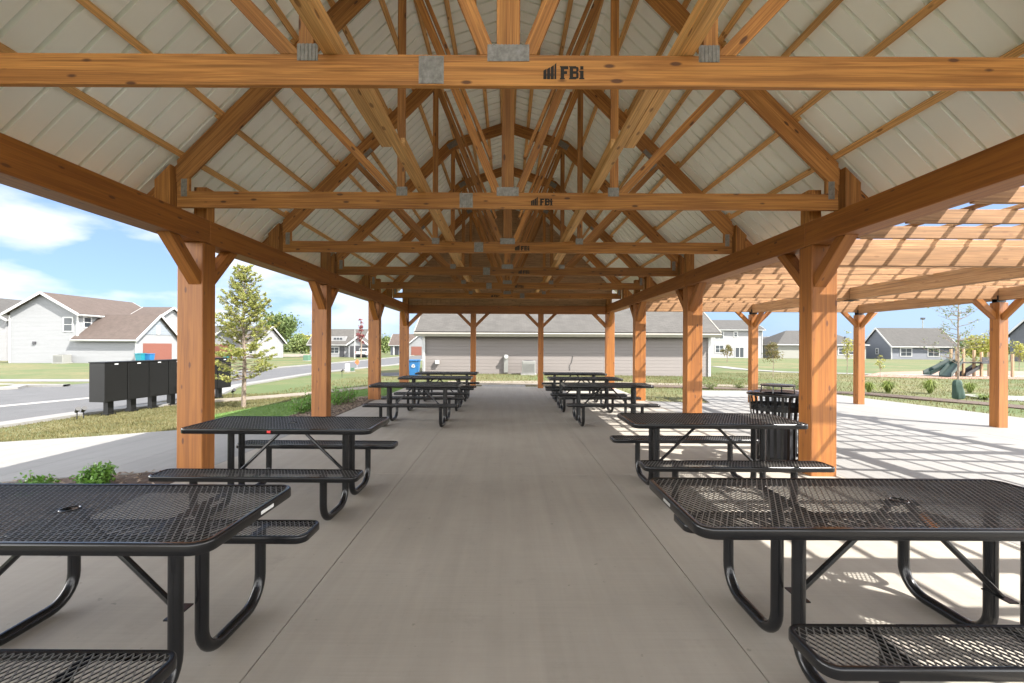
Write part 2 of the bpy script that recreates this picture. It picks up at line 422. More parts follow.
def strip(name, pts, w, mat, top=0.0, thick=0.12, sub=1.0, kind='structure'):
    fine = []
    for a, b in zip(pts, pts[1:]):
        a, b = Vector(a), Vector(b); n = max(1, int((b-a).length/sub))
        fine += [a.lerp(b, i/n) for i in range(n)]
    fine.append(Vector(pts[-1]))
    if not isinstance(w, (int, float)): raise ValueError
    L, R = strip_poly(fine, w); bm = bmesh.new(); rows = []
    k = max(1, int(w/sub))
    for l, r in zip(L, R):
        row = [l.lerp(r, i/k) for i in range(k+1)]
        rows.append([bm.verts.new((p.x, p.y, G(p.x, p.y)+top)) for p in row])
    for a, b in zip(rows, rows[1:]):
        for i in range(k): bm.faces.new((a[i], a[i+1], b[i+1], b[i]))
    if thick:
        for side in (0, k):
            lo = [bm.verts.new(r[side].co - Vector((0, 0, thick))) for r in rows]
            for i in range(len(rows)-1): bm.faces.new((rows[i][side], rows[i+1][side], lo[i+1], lo[i]))
    return tag(obj(name, bm, mat), kind=kind)

def inside(poly, x, y):
    c = False
    for i in range(len(poly)):
        (x1, y1), (x2, y2) = poly[i-1], poly[i]
        if (y1 > y) != (y2 > y) and x < (x2-x1)*(y-y1)/(y2-y1)+x1: c = not c
    return c

# terrain sheet
def axis(lo, hi, fine_lo, fine_hi, step):
    v = [fine_lo+step*i for i in range(int((fine_hi-fine_lo)/step)+1)]
    s = step; x = fine_hi
    while x < hi: s *= 1.22; x += s; v.append(x)
    s = step; x = fine_lo; pre = []
    while x > lo: s *= 1.22; x -= s; pre.append(x)
    return pre[::-1]+v
AX, AY = axis(-900, 900, -14, 20, 0.5), axis(-90, 1500, -4, 30, 0.5)
bm = bmesh.new()
grid = [[bm.verts.new((x, y, G(x, y)-0.045 + (0.012*math.sin(x*1.7+y)*math.sin(y*1.3-x*.4) if (y > 18 or x > 12 or x < -4.5) else 0))) for x in AX] for y in AY]
for j in range(len(AY)-1):
    for i in range(len(AX)-1):
        bm.faces.new((grid[j][i], grid[j][i+1], grid[j+1][i+1], grid[j+1][i]))
tag(obj('lawn', bm, M['lawn'], smooth=True), kind='structure')

# pavilion slab, cut by control joints
POSTS_Y = [-2.0, 1.644, 5.29, 8.936, 12.58, 16.23]
paved('pavilion_floor', [(-3.62, -3.4), (3.9, -3.4), (3.9, 16.85), (-3.62, 16.85)], 3, M['slab'], 0.0, 0.15, 0.007,
      x_lines=[-1.18, 1.18], y_lines=[p+0.03 for p in POSTS_Y])
e1, e2 = gp(1024, 418), gp(824, 393); e0 = e1+(e1-e2)*2.4
t1, t2, t3 = gp(806, 390.8), gp(701, 390.4), gp(700, 396)
PATIO = [(3.907, -3.4), (e0.x, -3.4), (e0.x, e0.y), (e1.x, e1.y), (e2.x, e2.y), (t1.x, t1.y), (t2.x, t2.y), (t3.x, t3.y), (4.9, 12.5), (3.907, 12.5)]
xe = e2.x+(e1.x-e2.x)*(e2.y-12.5)/(e2.y-e1.y)
# concave corner: two convex pieces
paved('patio', [(3.907, -3.4), (e0.x, -3.4), (e0.x, e0.y), (e1.x, e1.y), (xe, 12.5), (3.907, 12.5)], 3, M['concrete'], 0.0, 0.15, 0.006)
paved('patio_path', [(5.6, 12.506), (xe-.002, 12.506), (e2.x, e2.y), (t1.x, t1.y), (t2.x, t2.y), (t3.x, t3.y)], 3, M['concrete'], 0.0, 0.15, 0.006)
WALK = [(-3.627, 5.3), (-3.627, 8.05), (-5.9, 7.9), (-9.2, 6.7), (-9.2, 4.2)]
WALK[:] = [(-3.627, 5.5), (-3.627, 9.25), (-6.5, 8.92), (-9.2, 8.27), (-12.0, 7.3), (-12, 5.2), (-6.1, 5.45)]
paved('walkway', WALK, 1.5, M['concrete'], 0.0, 0.15, 0.006)
paved('apron', [(-0.95, 16.86), (0.7, 16.86), (0.7, 17.6), (-0.95, 17.6)], 3, M['concrete'], 0.0, 0.1)
# street side
KERB = [(p.x, p.y) for p in (gp(-220, 452), gp(-60, 432.5), gp(0, 425), gp(80, 413.2), gp(176, 402.8), gp(206, 397.5), gp(232, 386.5), gp(311, 373.6), gp(365, 367.6), gp(397, 364.5), gp(440, 356.5))]
paved('street', [(x-.35, y) for x, y in KERB]+[(-21, 130), (-22, 72), (-21, 49), (-20.5, 33.5), (-21, 21), (-21, 10), (-24, KERB[0][1])], 2.0, M['asphalt'], -0.03, 0)
strip('gutter', [(p.x, p.y) for p in (gp(-220, 427), gp(-60, 412), gp(0, 405.5), gp(89, 397.3), gp(150, 392.5), gp(215, 386.5))], 0.55, M['kerb'], -0.022, 0)
paved('cross_street', [(-140, 8.5), (-20.9, 10), (-20.9, 20.6), (-140, 22.6)], 4, M['asphalt'], -0.03, 0)
strip('kerb', KERB, 0.6, M['concrete'], 0.03, 0.15, 0.5)
strip('far_kerb', [(-20.2, 20.9), (-60, 21.6), (-140, 23)], 0.35, M['concrete'], 0.07, 0.15, 2.0)
strip('far_sidewalk', [(-20.5, 24.5), (-60, 25.5), (-140, 28)], 1.3, M['concrete'], 0.0, 0.1, 2.0)
strip('street_kerb', [(-19.9, 22), (-19.9, 60), (-22.6, 110)], 0.4, M['concrete'], 0.07, 0.15, 2.0)
isl = [gp(-40, 392), gp(-40, 384), gp(10, 384.5), gp(27, 386), gp(18, 388.3)]
paved('traffic_island', [(p.x, p.y) for p in isl], 1.5, M['concrete'], 0.05, 0.15)
isl2 = [gp(-40, 389.5), gp(-40, 385), gp(5, 385.5), gp(12, 386.2), gp(4, 387.4)]
paved('island_grass', [(p.x, p.y) for p in isl2], 1.5, M['lawn'], 0.07, 0.05)
strip('sidewalk', [(-10.6, 14.0), (-7.1, 16.3), (-5.3, 17.7), (0, 18.25), (3.5, 18.4)], 1.1, M['tan'], -0.01, 0.08, 0.5)
strip('gravel_band', [(3.5, 18.4), (6.5, 18.2), (9.0, 17.6), (12.8, 16.1), (14.3, 13.2), (15.6, 8), (17, 0)], 1.0, M['mulch'], -0.005, 0.06, 0.5)
strip('tan_band', [(-2.5, 19.3), (3, 19.9), (8, 19.5), (13, 18.6)], 1.1, M['tan'], -0.02, 0.05, 0.5)
strip('garden_path', [(15.9, 15.6), (18, 14.8), (24, 14.2), (40, 13)], 1.9, M['pathgrey'], -0.015, 0.06, 0.7)
strip('walking_path', [(19.5, 42), (18.6, 36), (19.5, 32), (25, 29.5), (34, 28.8), (46, 28)], 1.3, M['pathgrey'], -0.01, 0.06, 0.7)
play = [gp(862, 376), gp(938, 378), gp(1060, 379), gp(1060, 371), gp(935, 370.5), gp(880, 372)]
paved('play_area', [(p.x, p.y) for p in play], 2.5, M['redmulch'], -0.01, 0.05)
paved('driveway', [(p.x, p.y) for p in (gp(379, 375.4), gp(379, 372.6), gp(415, 371.6), gp(425, 373.6), gp(420, 375.4))], 2, M['darkasphalt'], -0.02, 0)
paved('dirt_field', [(-62, 88), (-36, 88), (-36, 128), (-80, 128)], 8, M['tan'], 0.02, 0)
GREEN = [(-6.6, 9.0), (-3.63, 9.3), (-3.63, 16.9), (-5.5, 16.7), (-6.4, 14.7), (-7.3, 11.5)]
paved('green_turf', GREEN, 0.7, M['green'], -0.028, 0)
# mulch beds round the left posts
def bed(name, poly):
    xs = [p[0] for p in poly]; ys = [p[1] for p in poly]; bm = bmesh.new(); s = 0.09
    nx, ny = int((max(xs)-min(xs))/s), int((max(ys)-min(ys))/s)
    vs = {}
    for i in range(nx+1):
        for j in range(ny+1):
            x, y = min(xs)+i*s, min(ys)+j*s
            vs[i, j] = bm.verts.new((x, y, G(x, y)-0.012+random.uniform(-.012, .018)))
    for i in range(nx):
        for j in range(ny):
            if inside(poly, min(xs)+(i+.5)*s, min(ys)+(j+.5)*s): bm.faces.new((vs[i, j], vs[i+1, j], vs[i+1, j+1], vs[i, j+1]))
    for v in [v for v in bm.verts if not v.link_faces]: bm.verts.remove(v)
    return tag(obj(name, bm, M['mulch']), kind='structure')
BED1 = [(-3.63, 1.0), (-3.63, 5.47), (-5.2, 5.44), (-6.8, 5.42), (-6.8, 1.0)]
BED2 = [(-3.63, 9.3), (-4.2, 9.3), (-4.75, 9.6), (-4.8, 12.2), (-4.4, 13.4), (-3.63, 13.6)]
bed('mulch_bed', BED1); bed('mulch_bed', BED2)
def chips(name, polys, n):
    P, Fc = [], []
    while n:
        poly = random.choice(polys); xs = [p[0] for p in poly]; ys = [p[1] for p in poly]
        x, y = random.uniform(min(xs), max(xs)), random.uniform(min(ys), max(ys))
        if not inside(poly, x, y): continue
        n -= 1; a = random.uniform(0, 6.28); l, w = random.uniform(.015, .04), random.uniform(.006, .012); t = random.uniform(-.4, .4)
        c, s = math.cos(a), math.sin(a); z = G(x, y)+0.012
        b = len(P)
        for du, dv, dz in ((-l, -w, -l*t), (l, -w, l*t), (l, w, l*t), (-l, w, -l*t), (0, 0, .012)): P.append((x+c*du-s*dv, y+s*du+c*dv, z+dz))
        for k in range(4): Fc.append((b+k, b+(k+1) % 4, b+4))
    me = bpy.data.meshes.new(name); me.from_pydata(P, [], Fc)
    o = link(name, me, M['bark']); return tag(o, kind='stuff', label='loose bark mulch chips lying in the beds beside the left posts', cat='mulch')
chips('mulch_chips', [BED1, BED2], 2600)

# grass blades on the lawns in view
PAVE = [WALK, PATIO, [(-3.62, -3.4), (3.9, -3.4), (3.9, 16.85), (-3.62, 16.85)], BED2, BED1,
        [(-9.5, 14.2), (-6.9, 15.7), (-5.1, 17.1), (0, 17.7), (4, 17.9), (4, 19), (0, 18.8), (-5.6, 18.3), (-7.4, 17), (-9.5, 15.2)]]
for pts, w in (([(3.5, 18.4), (6.5, 18.2), (9.0, 17.6), (12.8, 16.1), (14.3, 13.2), (15.6, 8), (17, 0)], 1.0), ([(15.9, 15.6), (18, 14.8), (24, 14.2), (40, 13)], 1.9),
               ([(19.5, 42), (18.6, 36), (19.5, 32), (25, 29.5), (34, 28.8), (46, 28)], 1.3)):
    L, R = strip_poly([Vector(p) for p in pts], w); PAVE.append([tuple(p) for p in L]+[tuple(p) for p in R[::-1]])
def blades(name, region, n, mat, label, hmin, hmax, only=None, avoid=()):
    P, Fc = [], []
    x0, x1, y0, y1 = region; cnt = 0
    while cnt < n:
        x, y = random.uniform(x0, x1), random.uniform(y0, y1)
        if only and not inside(only, x, y): continue
        if any(inside(q, x, y) for q in avoid): continue
        cnt += 1; z = G(x, y)-0.05
        h = random.uniform(hmin, hmax); a = random.uniform(0, 6.283); w = random.uniform(.006, .014)
        lean = random.uniform(.1, .7)*h; c, s = math.cos(a), math.sin(a); d = random.uniform(0, 6.283)
        b = len(P)
        P += [(x-c*w, y-s*w, z), (x+c*w, y+s*w, z), (x+math.cos(d)*lean, y+math.sin(d)*lean, z+h)]
        Fc.append((b, b+1, b+2))
    me = bpy.data.meshes.new(name); me.from_pydata(P, [], Fc)
    return tag(link(name, me, mat), label, 'grass', kind='stuff')
blades('grass', (-11.2, -3.7, 7.2, 17), 22000, M['blade'], 'dry straw coloured grass between the walkway and the street kerb', .03, .065, avoid=PAVE+[GREEN])
blades('grass', (-7.4, -3.6, 9.0, 17), 16000, M['bladegreen'], 'lush green grass beside the left timber posts', .035, .06, only=GREEN, avoid=PAVE)
blades('grass', (4, 34, 8, 30), 30000, M['blade'], 'patchy dry lawn beyond the pale patio', .05, .11, avoid=PAVE)
blades('grass', (-9, 12, 17, 26), 12000, M['blade'], 'dry lawn strip in front of the taupe building', .05, .10, avoid=PAVE)

# ------------------------------------------------------------------ pavilion
pav = thing('pavilion', 'open timber pavilion with gambrel truss roof and pale metal ceiling over the picnic tables', 'pavilion', (0, 0, 0))
BT, BB = 2.974, 2.695                       # beam top and bottom
for s in (-1, 1):
    # long eave beam in lengths that meet over the posts
    ys = [-2.2]+[p+0.12 for p in POSTS_Y[1:-1]]+[16.46]
    for a, b in zip(ys, ys[1:]):
        board('beam', (s*3.665, a+.002, (BT+BB)/2), (s*3.665, b-.002, (BT+BB)/2), BT-BB, 0.26, M['stain'], pav, bev=0.006)
    for i, py in enumerate(POSTS_Y):
        board('post', (s*3.69, py+.1175, -0.01), (s*3.69, py+.1175, BB-.002), 0.30, 0.235, M['stain'], pav, up=(1, 0, 0), bev=0.008)
        board('bearing_block', (s*3.63, py+.16, BT+.002), (s*3.63, py+.16, 3.36), 0.15, 0.15, M['truss'], pav, up=(1, 0, 0))
        for d in (-1, 1):                   # knee braces along the beam
            if (i == 0 and d < 0): continue
            y0 = py-.002 if d < 0 else py+.237
            if i == len(POSTS_Y)-1 and d > 0: continue
            board('knee_brace', (s*3.635, y0-d*.1, 2.18), (s*3.635, y0+d*.52, 2.80), 0.115, 0.14, M['stain'], pav, up=(0, -d, 1),
                  cuts=[((0, y0, 0), (0, -d, 0)), ((0, 0, BB-.002), (0, 0, 1))])
    # end brace towards the middle on the far side
    board('knee_brace', (s*(3.535+.1), 16.35, 2.14), (s*(3.535-.55), 16.35, 2.79), 0.115, 0.14, M['stain'], pav, up=(s, 0, 1),
          cuts=[((s*3.533, 0, 0), (s, 0, 0)), ((0, 0, 2.653), (0, 0, 1))])
board('beam', (-3.53, 16.35, 2.796), (3.53, 16.35, 2.796), 0.285, 0.2, M['stain'], pav, bev=0.006)
for s in (-1, 1):
    board('post', (s*1.21, 16.35, -0.01), (s*1.21, 16.35, 2.651), 0.19, 0.19, M['stain'], pav, up=(1, 0, 0), bev=0.006)
    for d in (-1, 1):
        x0 = s*1.21+d*.097
        board('knee_brace', (x0-d*.1, 16.35, 2.14), (x0+d*.55, 16.35, 2.79), 0.1, 0.13, M['stain'], pav, up=(-d, 0, 1),
              cuts=[((x0, 0, 0), (-d, 0, 0)), ((0, 0, 2.651), (0, 0, 1))])

# trusses
PROTO_Y = 2.72
def rect(bm, x0, x1, z0, z1, dx=0.0):        # a stencil rectangle in the XZ plane (y towards camera is -)
    add_box(bm, x0, x1, -0.0012, 0.0, z0, z1)
def logo_bm():
    bm = bmesh.new(); hb = [.058, .068, .080, .094]; w = .0185; x = -.125
    for k, h in enumerate(hb):
        ww = w if k < 3 else .011
        v = [(x, 0), (x+ww, 0), (x+ww, h+.004), (x, h-.008)]
        lo = [bm.verts.new((a, -.0012, b)) for a, b in v]; hi = [bm.verts.new((a, 0, b)) for a, b in v]
        bm.faces.new(lo); bm.faces.new(hi[::-1])
        for i in range(4): bm.faces.new((lo[i-1], lo[i], hi[i], hi[i-1]))
        x += ww+.0035
    L, t = .078, .021
    x = -.022                                # F
    rect(bm, x, x+t, 0, L); rect(bm, x+t, x+.046, L-.018, L); rect(bm, x+t, x+.039, L*.40, L*.40+.017)
    rect(bm, x-.004, x, 0, .007); rect(bm, x-.004, x, L-.007, L); rect(bm, x+t, x+t+.005, 0, .007)
    x = .032                                 # B
    rect(bm, x, x+t, 0, L)
    for z0 in (0, L*.42, L-.015): rect(bm, x+t, x+.039, z0, z0+.015)
    for z0, z1 in ((.004, L*.42+.010), (L*.42+.011, L-.004)):
        v = [(x+.039, z0), (x+.047, z0), (x+.053, z0+.006), (x+.053, z1-.006), (x+.047, z1), (x+.039, z1)]
        lo = [bm.verts.new((a, -.0012, b)) for a, b in v]; hi = [bm.verts.new((a, 0, b)) for a, b in v]
        bm.faces.new(lo); bm.faces.new(hi[::-1])
        for i in range(6): bm.faces.new((lo[i-1], lo[i], hi[i], hi[i-1]))
    rect(bm, x-.004, x, 0, .007); rect(bm, x-.004, x, L-.007, L)
    x = .094                                 # i
    rect(bm, x, x+t, 0, L*.66); rect(bm, x+.001, x+t-.001, L*.74, L); rect(bm, x-.005, x, 0, .008); rect(bm, x+t, x+t+.005, 0, .008); rect(bm, x-.005, x, L*.56, L*.66)
    return bm
def plate_bm(w, h):
    bm = bmesh.new(); n = max(3, int(w/.011)); t = .0015
    for i in range(n):                       # rows of pressed teeth read as ridges
        a = -w/2+w*i/n; add_box(bm, a+.0008, a+w/n-.0008, -t-(.0035 if i % 2 else 0.0), 0, -h/2, h/2)
    add_box(bm, -w/2, w/2, -.0008, 0.0003, -h/2, h/2)
    return bm
def make_truss(loc, logo_x, splice_x):
    P = bpy.data.objects.new('truss', None); COL.objects.link(P); place(P, pav, Matrix.Translation((0, loc, 0)))
    t = 0.038; y = loc+t/2; TR = M['truss']; TOP, BOT = 3.24, 3.056
    B = lambda n, a, b, w, cuts=(): board(n, (a[0], y, a[1]), (b[0], y, b[1]), w, t, TR, P, up=(0, 0, 1) if abs(a[0]-b[0]) > .02 else (1, 0, 0), cuts=cuts, bev=.002)
    zc = (TOP+BOT)/2
    B('bottom_chord', (-3.75, zc), (3.75, zc), TOP-BOT)
    c45, s45 = math.cos(math.pi/4), math.sin(math.pi/4); th = math.atan(1/3)
    d = 0.235
    for s in (-1, 1):
        nl = Vector((-s*-1*s45*-1, 0, c45))
        # lower (steep) top chord: lower edge z = 7.01-|x|
        out = Vector((s*s45, 0, c45))        # outward normal of the steep slope
        a = Vector((s*3.95, 7.01-3.95)) ; a3 = Vector((s*3.95, y, 3.06))+out*d/2
        b3 = Vector((s*1.0, y, 6.01))+out*d/2
        mit = math.radians(31.72)            # mitre plane at the knee
        board('top_chord', a3, b3, d, t, TR, P, up=out, cuts=[((s*1.19, y, 5.82), (-s*math.cos(mit), 0, math.sin(mit))), ((s*3.752, 0, 0), (s, 0, 0)), ((0, 0, TOP+.002), (0, 0, -1))], bev=.002)
        ou = Vector((s*math.sin(th), 0, math.cos(th)))
        a3 = Vector((s*1.5, y, 5.82+(1.19-1.5)/3))+ou*d/2; b3 = Vector((-s*.2, y, 5.82+(1.19+.2)/3))+ou*d/2
        board('top_chord', a3, b3, d, t, TR, P, up=ou, cuts=[((s*1.191, y, 5.82), (s*math.cos(mit), 0, -math.sin(mit))), ((s*.072, 0, 0), (-s, 0, 0))], bev=.002)
        # rafter tail behind the truss, over the eave
        a3 = Vector((s*4.14, y+t+.002, 7.01-4.14))+out*(d-.07); b3 = Vector((s*2.9, y+t+.002, 7.01-2.9))+out*(d-.07)
        board('rafter_tail', a3, b3, .138, t, TR, P, up=out, bev=.002)
        B('heel_web', (s*3.68, TOP+.002), (s*3.68, 3.6), .135, cuts=[((s*3.68, y, 7.008-3.68), (s45*s, 0, c45))])
        B('vertical_web', (s*1.21, TOP+.002), (s*1.21, 6.0), .089, cuts=[((s*1.21, y, 7.008-1.21), (s*s45, 0, c45)), ((s*1.19, y, 5.818), (s*math.sin(th), 0, math.cos(th)))])
        B('diagonal_web', (s*.02, 3.0), (s*1.235, 5.95), .089, cuts=[((0, 0, TOP+.002), (0, 0, -1)), ((s*.072, 0, 0), (-s, 0, 0)), ((s*1.164, 0, 0), (s, 0, 0)), ((s*1.19, y, 5.818), (s*math.sin(th), 0, math.cos(th)))])
        # stiffener nailed along the inner edge of the long web
        a3, b3 = Vector((s*.255, y+.02, 3.62)), Vector((s*1.12, y+.02, 5.72)); dn = (b3-a3).normalized(); nn = Vector((-s*dn.z, 0, s*dn.x))
        if nn.x*s > 0: nn = -nn
        board('web_stiffener', a3+nn*.066, b3+nn*.066, .038, .089, TR, P, up=nn, bev=.002)
        B('diagonal_web', (s*1.1, 3.03), (s*2.6, 4.62), .089, cuts=[((0, 0, TOP+.002), (0, 0, -1)), ((s*1.256, 0, 0), (-s, 0, 0)), ((s*2.4, y, 7.008-2.4), (s*s45, 0, c45))])
        # column that ties the truss end to the beam
        board('heel_post', (s*3.885, loc+.05, 2.80), (s*3.885, loc+.05, 3.9), .175, .19, TR, P, up=(1, 0, 0), cuts=[((s*3.885, 0, 7.33-3.885), (s*s45, 0, c45))])
    B('king_post', (0, TOP+.002), (0, 6.217+.21), .14)
    # nail plates on the near face
    for (px, pz, pw, ph, rot) in ((0, 3.25, .25, .10, 0), (-1.2, 3.25, .125, .10, 0), (1.2, 3.25, .125, .10, 0), (splice_x, zc, .15, .165, 0),
                                  (-3.67, 3.28, .07, .20, 0), (3.67, 3.28, .07, .20, 0), (-1.22, 5.94, .25, .13, 31.7), (1.22, 5.94, .25, .13, -31.7),
                                  (-2.33, 4.72, .16, .07, 45), (2.33, 4.72, .16, .07, -45), (-2.42, 4.50, .05, .16, 45), (2.42, 4.50, .05, .16, -45)):
        obj('nail_plate', plate_bm(pw, ph), M['galv'], P, Matrix.Translation((px, loc-.0012, pz)) @ Matrix.Rotation(-math.radians(rot), 4, 'Y'))
    obj('maker_stamp', logo_bm(), M['ink'], P, Matrix.Translation((logo_x, loc-.0012, 3.095)))
    return P
t0 = make_truss(PROTO_Y, .335, -.46)
for k, (lx, sx) in ((-2, (.3, -.46)), (-1, (.3, -.46)), (1, (.39, -.47)), (2, (.25, -.48)), (3, (.37, -.46)), (4, (.33, -.5)), (5, (-.41, .49))):
    c = copy_tree(t0, pav, Matrix.Translation((0, PROTO_Y+2.44*k, 0)))
    for ch in c.children:
        if ch.name.startswith('maker_stamp'): ch.matrix_basis = Matrix.Translation((lx, -.0012, 3.095))
    pl = [ch for ch in c.children if ch.name.startswith('nail_plate') and abs(ch.matrix_basis.translation.x+.46) < 1e-3]
    for ch in pl: ch.matrix_basis = Matrix.Translation((sx, -.0012, 3.148))
# long braces lying on the bottom chords
for s in (-1, 1):
    for i, (a, b) in enumerate(((-2.3, 4.0), (2.80, 9.2), (7.68, 13.8), (12.56, 16.2))):
        o = .0 if i % 2 == 0 else -.0925
        board('lateral_brace', (s*(1.066+o), a, 3.262), (s*(1.066+o), b, 3.262), .089, .038, M['purlin'], pav, up=(1, 0, 0))
        board('lateral_brace', (s*(1.04+o), a+(1.3 if i else 0), 3.328), (s*(1.04+o), b, 3.328), .089, .038, M['purlin'], pav)
# purlins
s2 = math.sqrt(.5); th = math.atan(1/3)
def pur(ax, upper, s, i):
    nrm = Vector((s*math.sin(th), 0, math.cos(th))) if upper else Vector((s*s2, 0, s2))
    along = Vector((s*math.cos(th), 0, -math.sin(th))) if upper else Vector((s*s2, 0, -s2))
    z = 6.068+(1.19-ax)/3 if upper else 7.342-ax
    k = 0; y0 = -2.35
    cuts = [-2.35, 2.9, 7.75, 12.65, 16.6] if i % 2 else [-2.35, 5.35, 10.2, 16.6]
    for a, b in zip(cuts, cuts[1:]):
        off = along*(.022 if k % 2 else -.022)
        p = Vector((s*ax, 0, z))+nrm*.0195+off
        board('purlin', (p.x, a-(.22 if k else 0), p.z), (p.x, b, p.z), .038, .064, M['purlin'], pav, up=nrm, bev=.002)
        k += 1
for s in (-1, 1):
    for i, ax in enumerate((4.22, 3.68, 3.25, 2.83, 2.40, 1.97, 1.55)): pur(ax, False, s, i)
    for i, ax in enumerate((1.2, .82, .46, .10)): pur(ax, True, s, i+1)
# ribbed roof sheets
def sheet(pa, pb, s):
    bm = bmesh.new(); prof = []; y = -2.45; pitch = .2286
    while y < 16.7:
        prof += [(y, 0), (y+.004, .046), (y+.036, .046), (y+.040, 0)]
        y += pitch
    pa, pb = Vector(pa), Vector(pb); dr = (pb-pa).normalized(); nrm = Vector((dr.z, 0, -dr.x)); nrm = nrm if nrm.z > 0 else -nrm
    lo = [bm.verts.new(pa+Vector((0, yy, 0))+nrm*h) for yy, h in prof]; hi = [bm.verts.new(pb+Vector((0, yy, 0))+nrm*h) for yy, h in prof]
    for i in range(len(prof)-1): bm.faces.new((lo[i], lo[i+1], hi[i+1], hi[i]))
    return obj('roof_sheet', bm, M['panel'], pav, Matrix())
for s in (-1, 1):
    o1 = .040
    eave = (s*4.30, 0, 7.342-4.30+o1/s2); kx = 1.316+.012
    knee = (s*kx, 0, 7.342-kx+o1/s2)
    sheet(eave, knee, s)
    sheet((s*(kx+.004), 0, 6.068+(1.19-kx)/3+o1/math.cos(th)+.003), (s*.004, 0, 6.068+1.19/3+o1/math.cos(th)+.003), s)
    board('eave_trim', (s*4.315, -2.45, 3.065), (s*4.315, 16.7, 3.065), .12, .02, M['panel'], pav)
for s, pts in ((-1, [(1.02, .075), (1.34, .075), (1.62, .075)]), (1, [(1.02, .075), (1.34, .075), (1.62, .075)]), (0, [(-.3, .07), (0, .07), (.3, .07)])):
    top = lambda a: (6.068+(1.19-abs(a))/3 if abs(a) < 1.316 else 7.342-abs(a))
    bm = bmesh.new(); sec = [((s or 1)*a, top(a)+.046+dz) for a, dz in pts]
    ring = sec+[(a, z+.006) for a, z in sec[::-1]]
    lo_ = [bm.verts.new((a, -2.47, z)) for a, z in ring]; hi_ = [bm.verts.new((a, 16.72, z)) for a, z in ring]
    bm.faces.new(lo_); bm.faces.new(hi_[::-1])
    for k in range(len(ring)): bm.faces.new((lo_[k-1], lo_[k], hi_[k], hi_[k-1]))
    obj('roof_flashing', bm, M['panel'], pav, Matrix())
# far gable boarding
bm = bmesh.new()
poly = [(-3.79, 2.94), (3.79, 2.94), (3.79, 3.595), (1.316, 6.07), (0, 6.505), (-1.316, 6.07), (-3.79, 3.595)]
nb = 44
for i in range(nb):
    xa, xb = -3.75+7.5*i/nb, -3.75+7.5*(i+1)/nb-.006
    q = clip(clip(poly, -1, 0, -xa), 1, 0, xb)
    if len(q) > 2:
        lo = [bm.verts.new((x, 16.42+.004*(i % 3), z)) for x, z in q]; hi = [bm.verts.new((x, 16.445, z)) for x, z in q]
        bm.faces.new(lo); bm.faces.new(hi[::-1])
        for k in range(len(q)): bm.faces.new((lo[k-1], lo[k], hi[k], hi[k-1]))
obj('gable_boarding', bm, M['gable'], pav, Matrix())
bm = bmesh.new()
lo = [bm.verts.new((x, 16.455, z)) for x, z in poly]; hi = [bm.verts.new((x, 16.47, z)) for x, z in poly]
bm.faces.new(lo); bm.faces.new(hi[::-1])
for k in range(len(poly)): bm.faces.new((lo[k-1], lo[k], hi[k], hi[k-1]))
obj('gable_backing', bm, M['gable'], pav, Matrix())

# ------------------------------------------------------------------ pergola
per = thing('pergola', 'pale cedar slatted pergola attached along the right side of the pavilion', 'pergola', (6.5, 6, 0))
PB, PT = 2.49, 2.735
ROWS = [-1.74, 1.905, 5.55, 9.20, 12.85]
for ry in ROWS:
    board('cross_beam', (3.80, ry, (PB+PT)/2), (10.3, ry, (PB+PT)/2), PT-PB, .09, M['cedar'], per, bev=.005)
for bx in (6.95, 9.94):
    for a, b in zip(ROWS, ROWS[1:]):
        board('long_beam', (bx, a+.047, (PB+PT)/2-.03), (bx, b-.047, (PB+PT)/2-.03), PT-PB, .12, M['cedar'], per, bev=.005)
for a, b in zip(ROWS, ROWS[1:]):
    for k in range(1, 6):
        ry = a+(b-a)*k/6
        board('rafter', (3.798, ry, 2.751), (10.5, ry, 2.751), .132, .038, M['cedar'], per, bev=.003)
for ry in ROWS[1:]: board('rafter', (3.798, ry, PT+.042), (10.5, ry, PT+.042), .080, .038, M['cedar'], per, bev=.003)
for k in range(16):
    x = 4.02+.405*k
    board('slat', (x, -2.0, 2.838), (x, 13.1, 2.838), .038, .038, M['cedar'], per, bev=.002)
for (x, y) in [(9.94, r) for r in ROWS]+[(6.95, 12.85)]:
    zt = PB-.07
    board('post', (x, y, G(x, y)-.05), (x, y, zt), .19, .19, M['stain'], per, up=(1, 0, 0), bev=.008)
    bm = bmesh.new(); add_box(bm, x-.07, x+.07, y-.07, y+.07, zt+.001, zt+.012); add_box(bm, x-.03, x+.03, y-.03, y+.03, zt+.012, PB-.002)
    for d in (-1, 1): add_box(bm, x-.09, x+.09, y+d*.049-.002, y+d*.049+.002, zt+.012, PB+.07)
    obj('beam_saddle', bm, M['bracket'], per, Matrix())
    for d in (-1, 1):
        x0 = x+d*.097
        board('knee_brace', (x0-d*.1, y, PB-.44), (x0+d*.52, y, PB+.18), .10, .086, M['stain'], per, up=(-d, 0, 1), cuts=[((x0, 0, 0), (-d, 0, 0)), ((0, 0, PB-.002), (0, 0, 1))])
        y0 = y+d*.097
        if -1 < y and not (y > 12 and d > 0):
            board('knee_brace', (x, y0-d*.1, PB-.46), (x, y0+d*.52, PB+.16), .10, .086, M['stain'], per, up=(0, -d, 1), cuts=[((0, y0, 0), (0, -d, 0)), ((0, 0, PB-.034), (0, 0, 1))])
for ry in ROWS[1:4]:                          # hangers of the middle beam
    bm = bmesh.new()
    for d in (-1, 1): add_box(bm, 6.86, 7.04, ry+d*.08-.03, ry+d*.08+.03, PB-.05, PB-.034)
    obj('beam_hanger', bm, M['bracket'], per, Matrix())

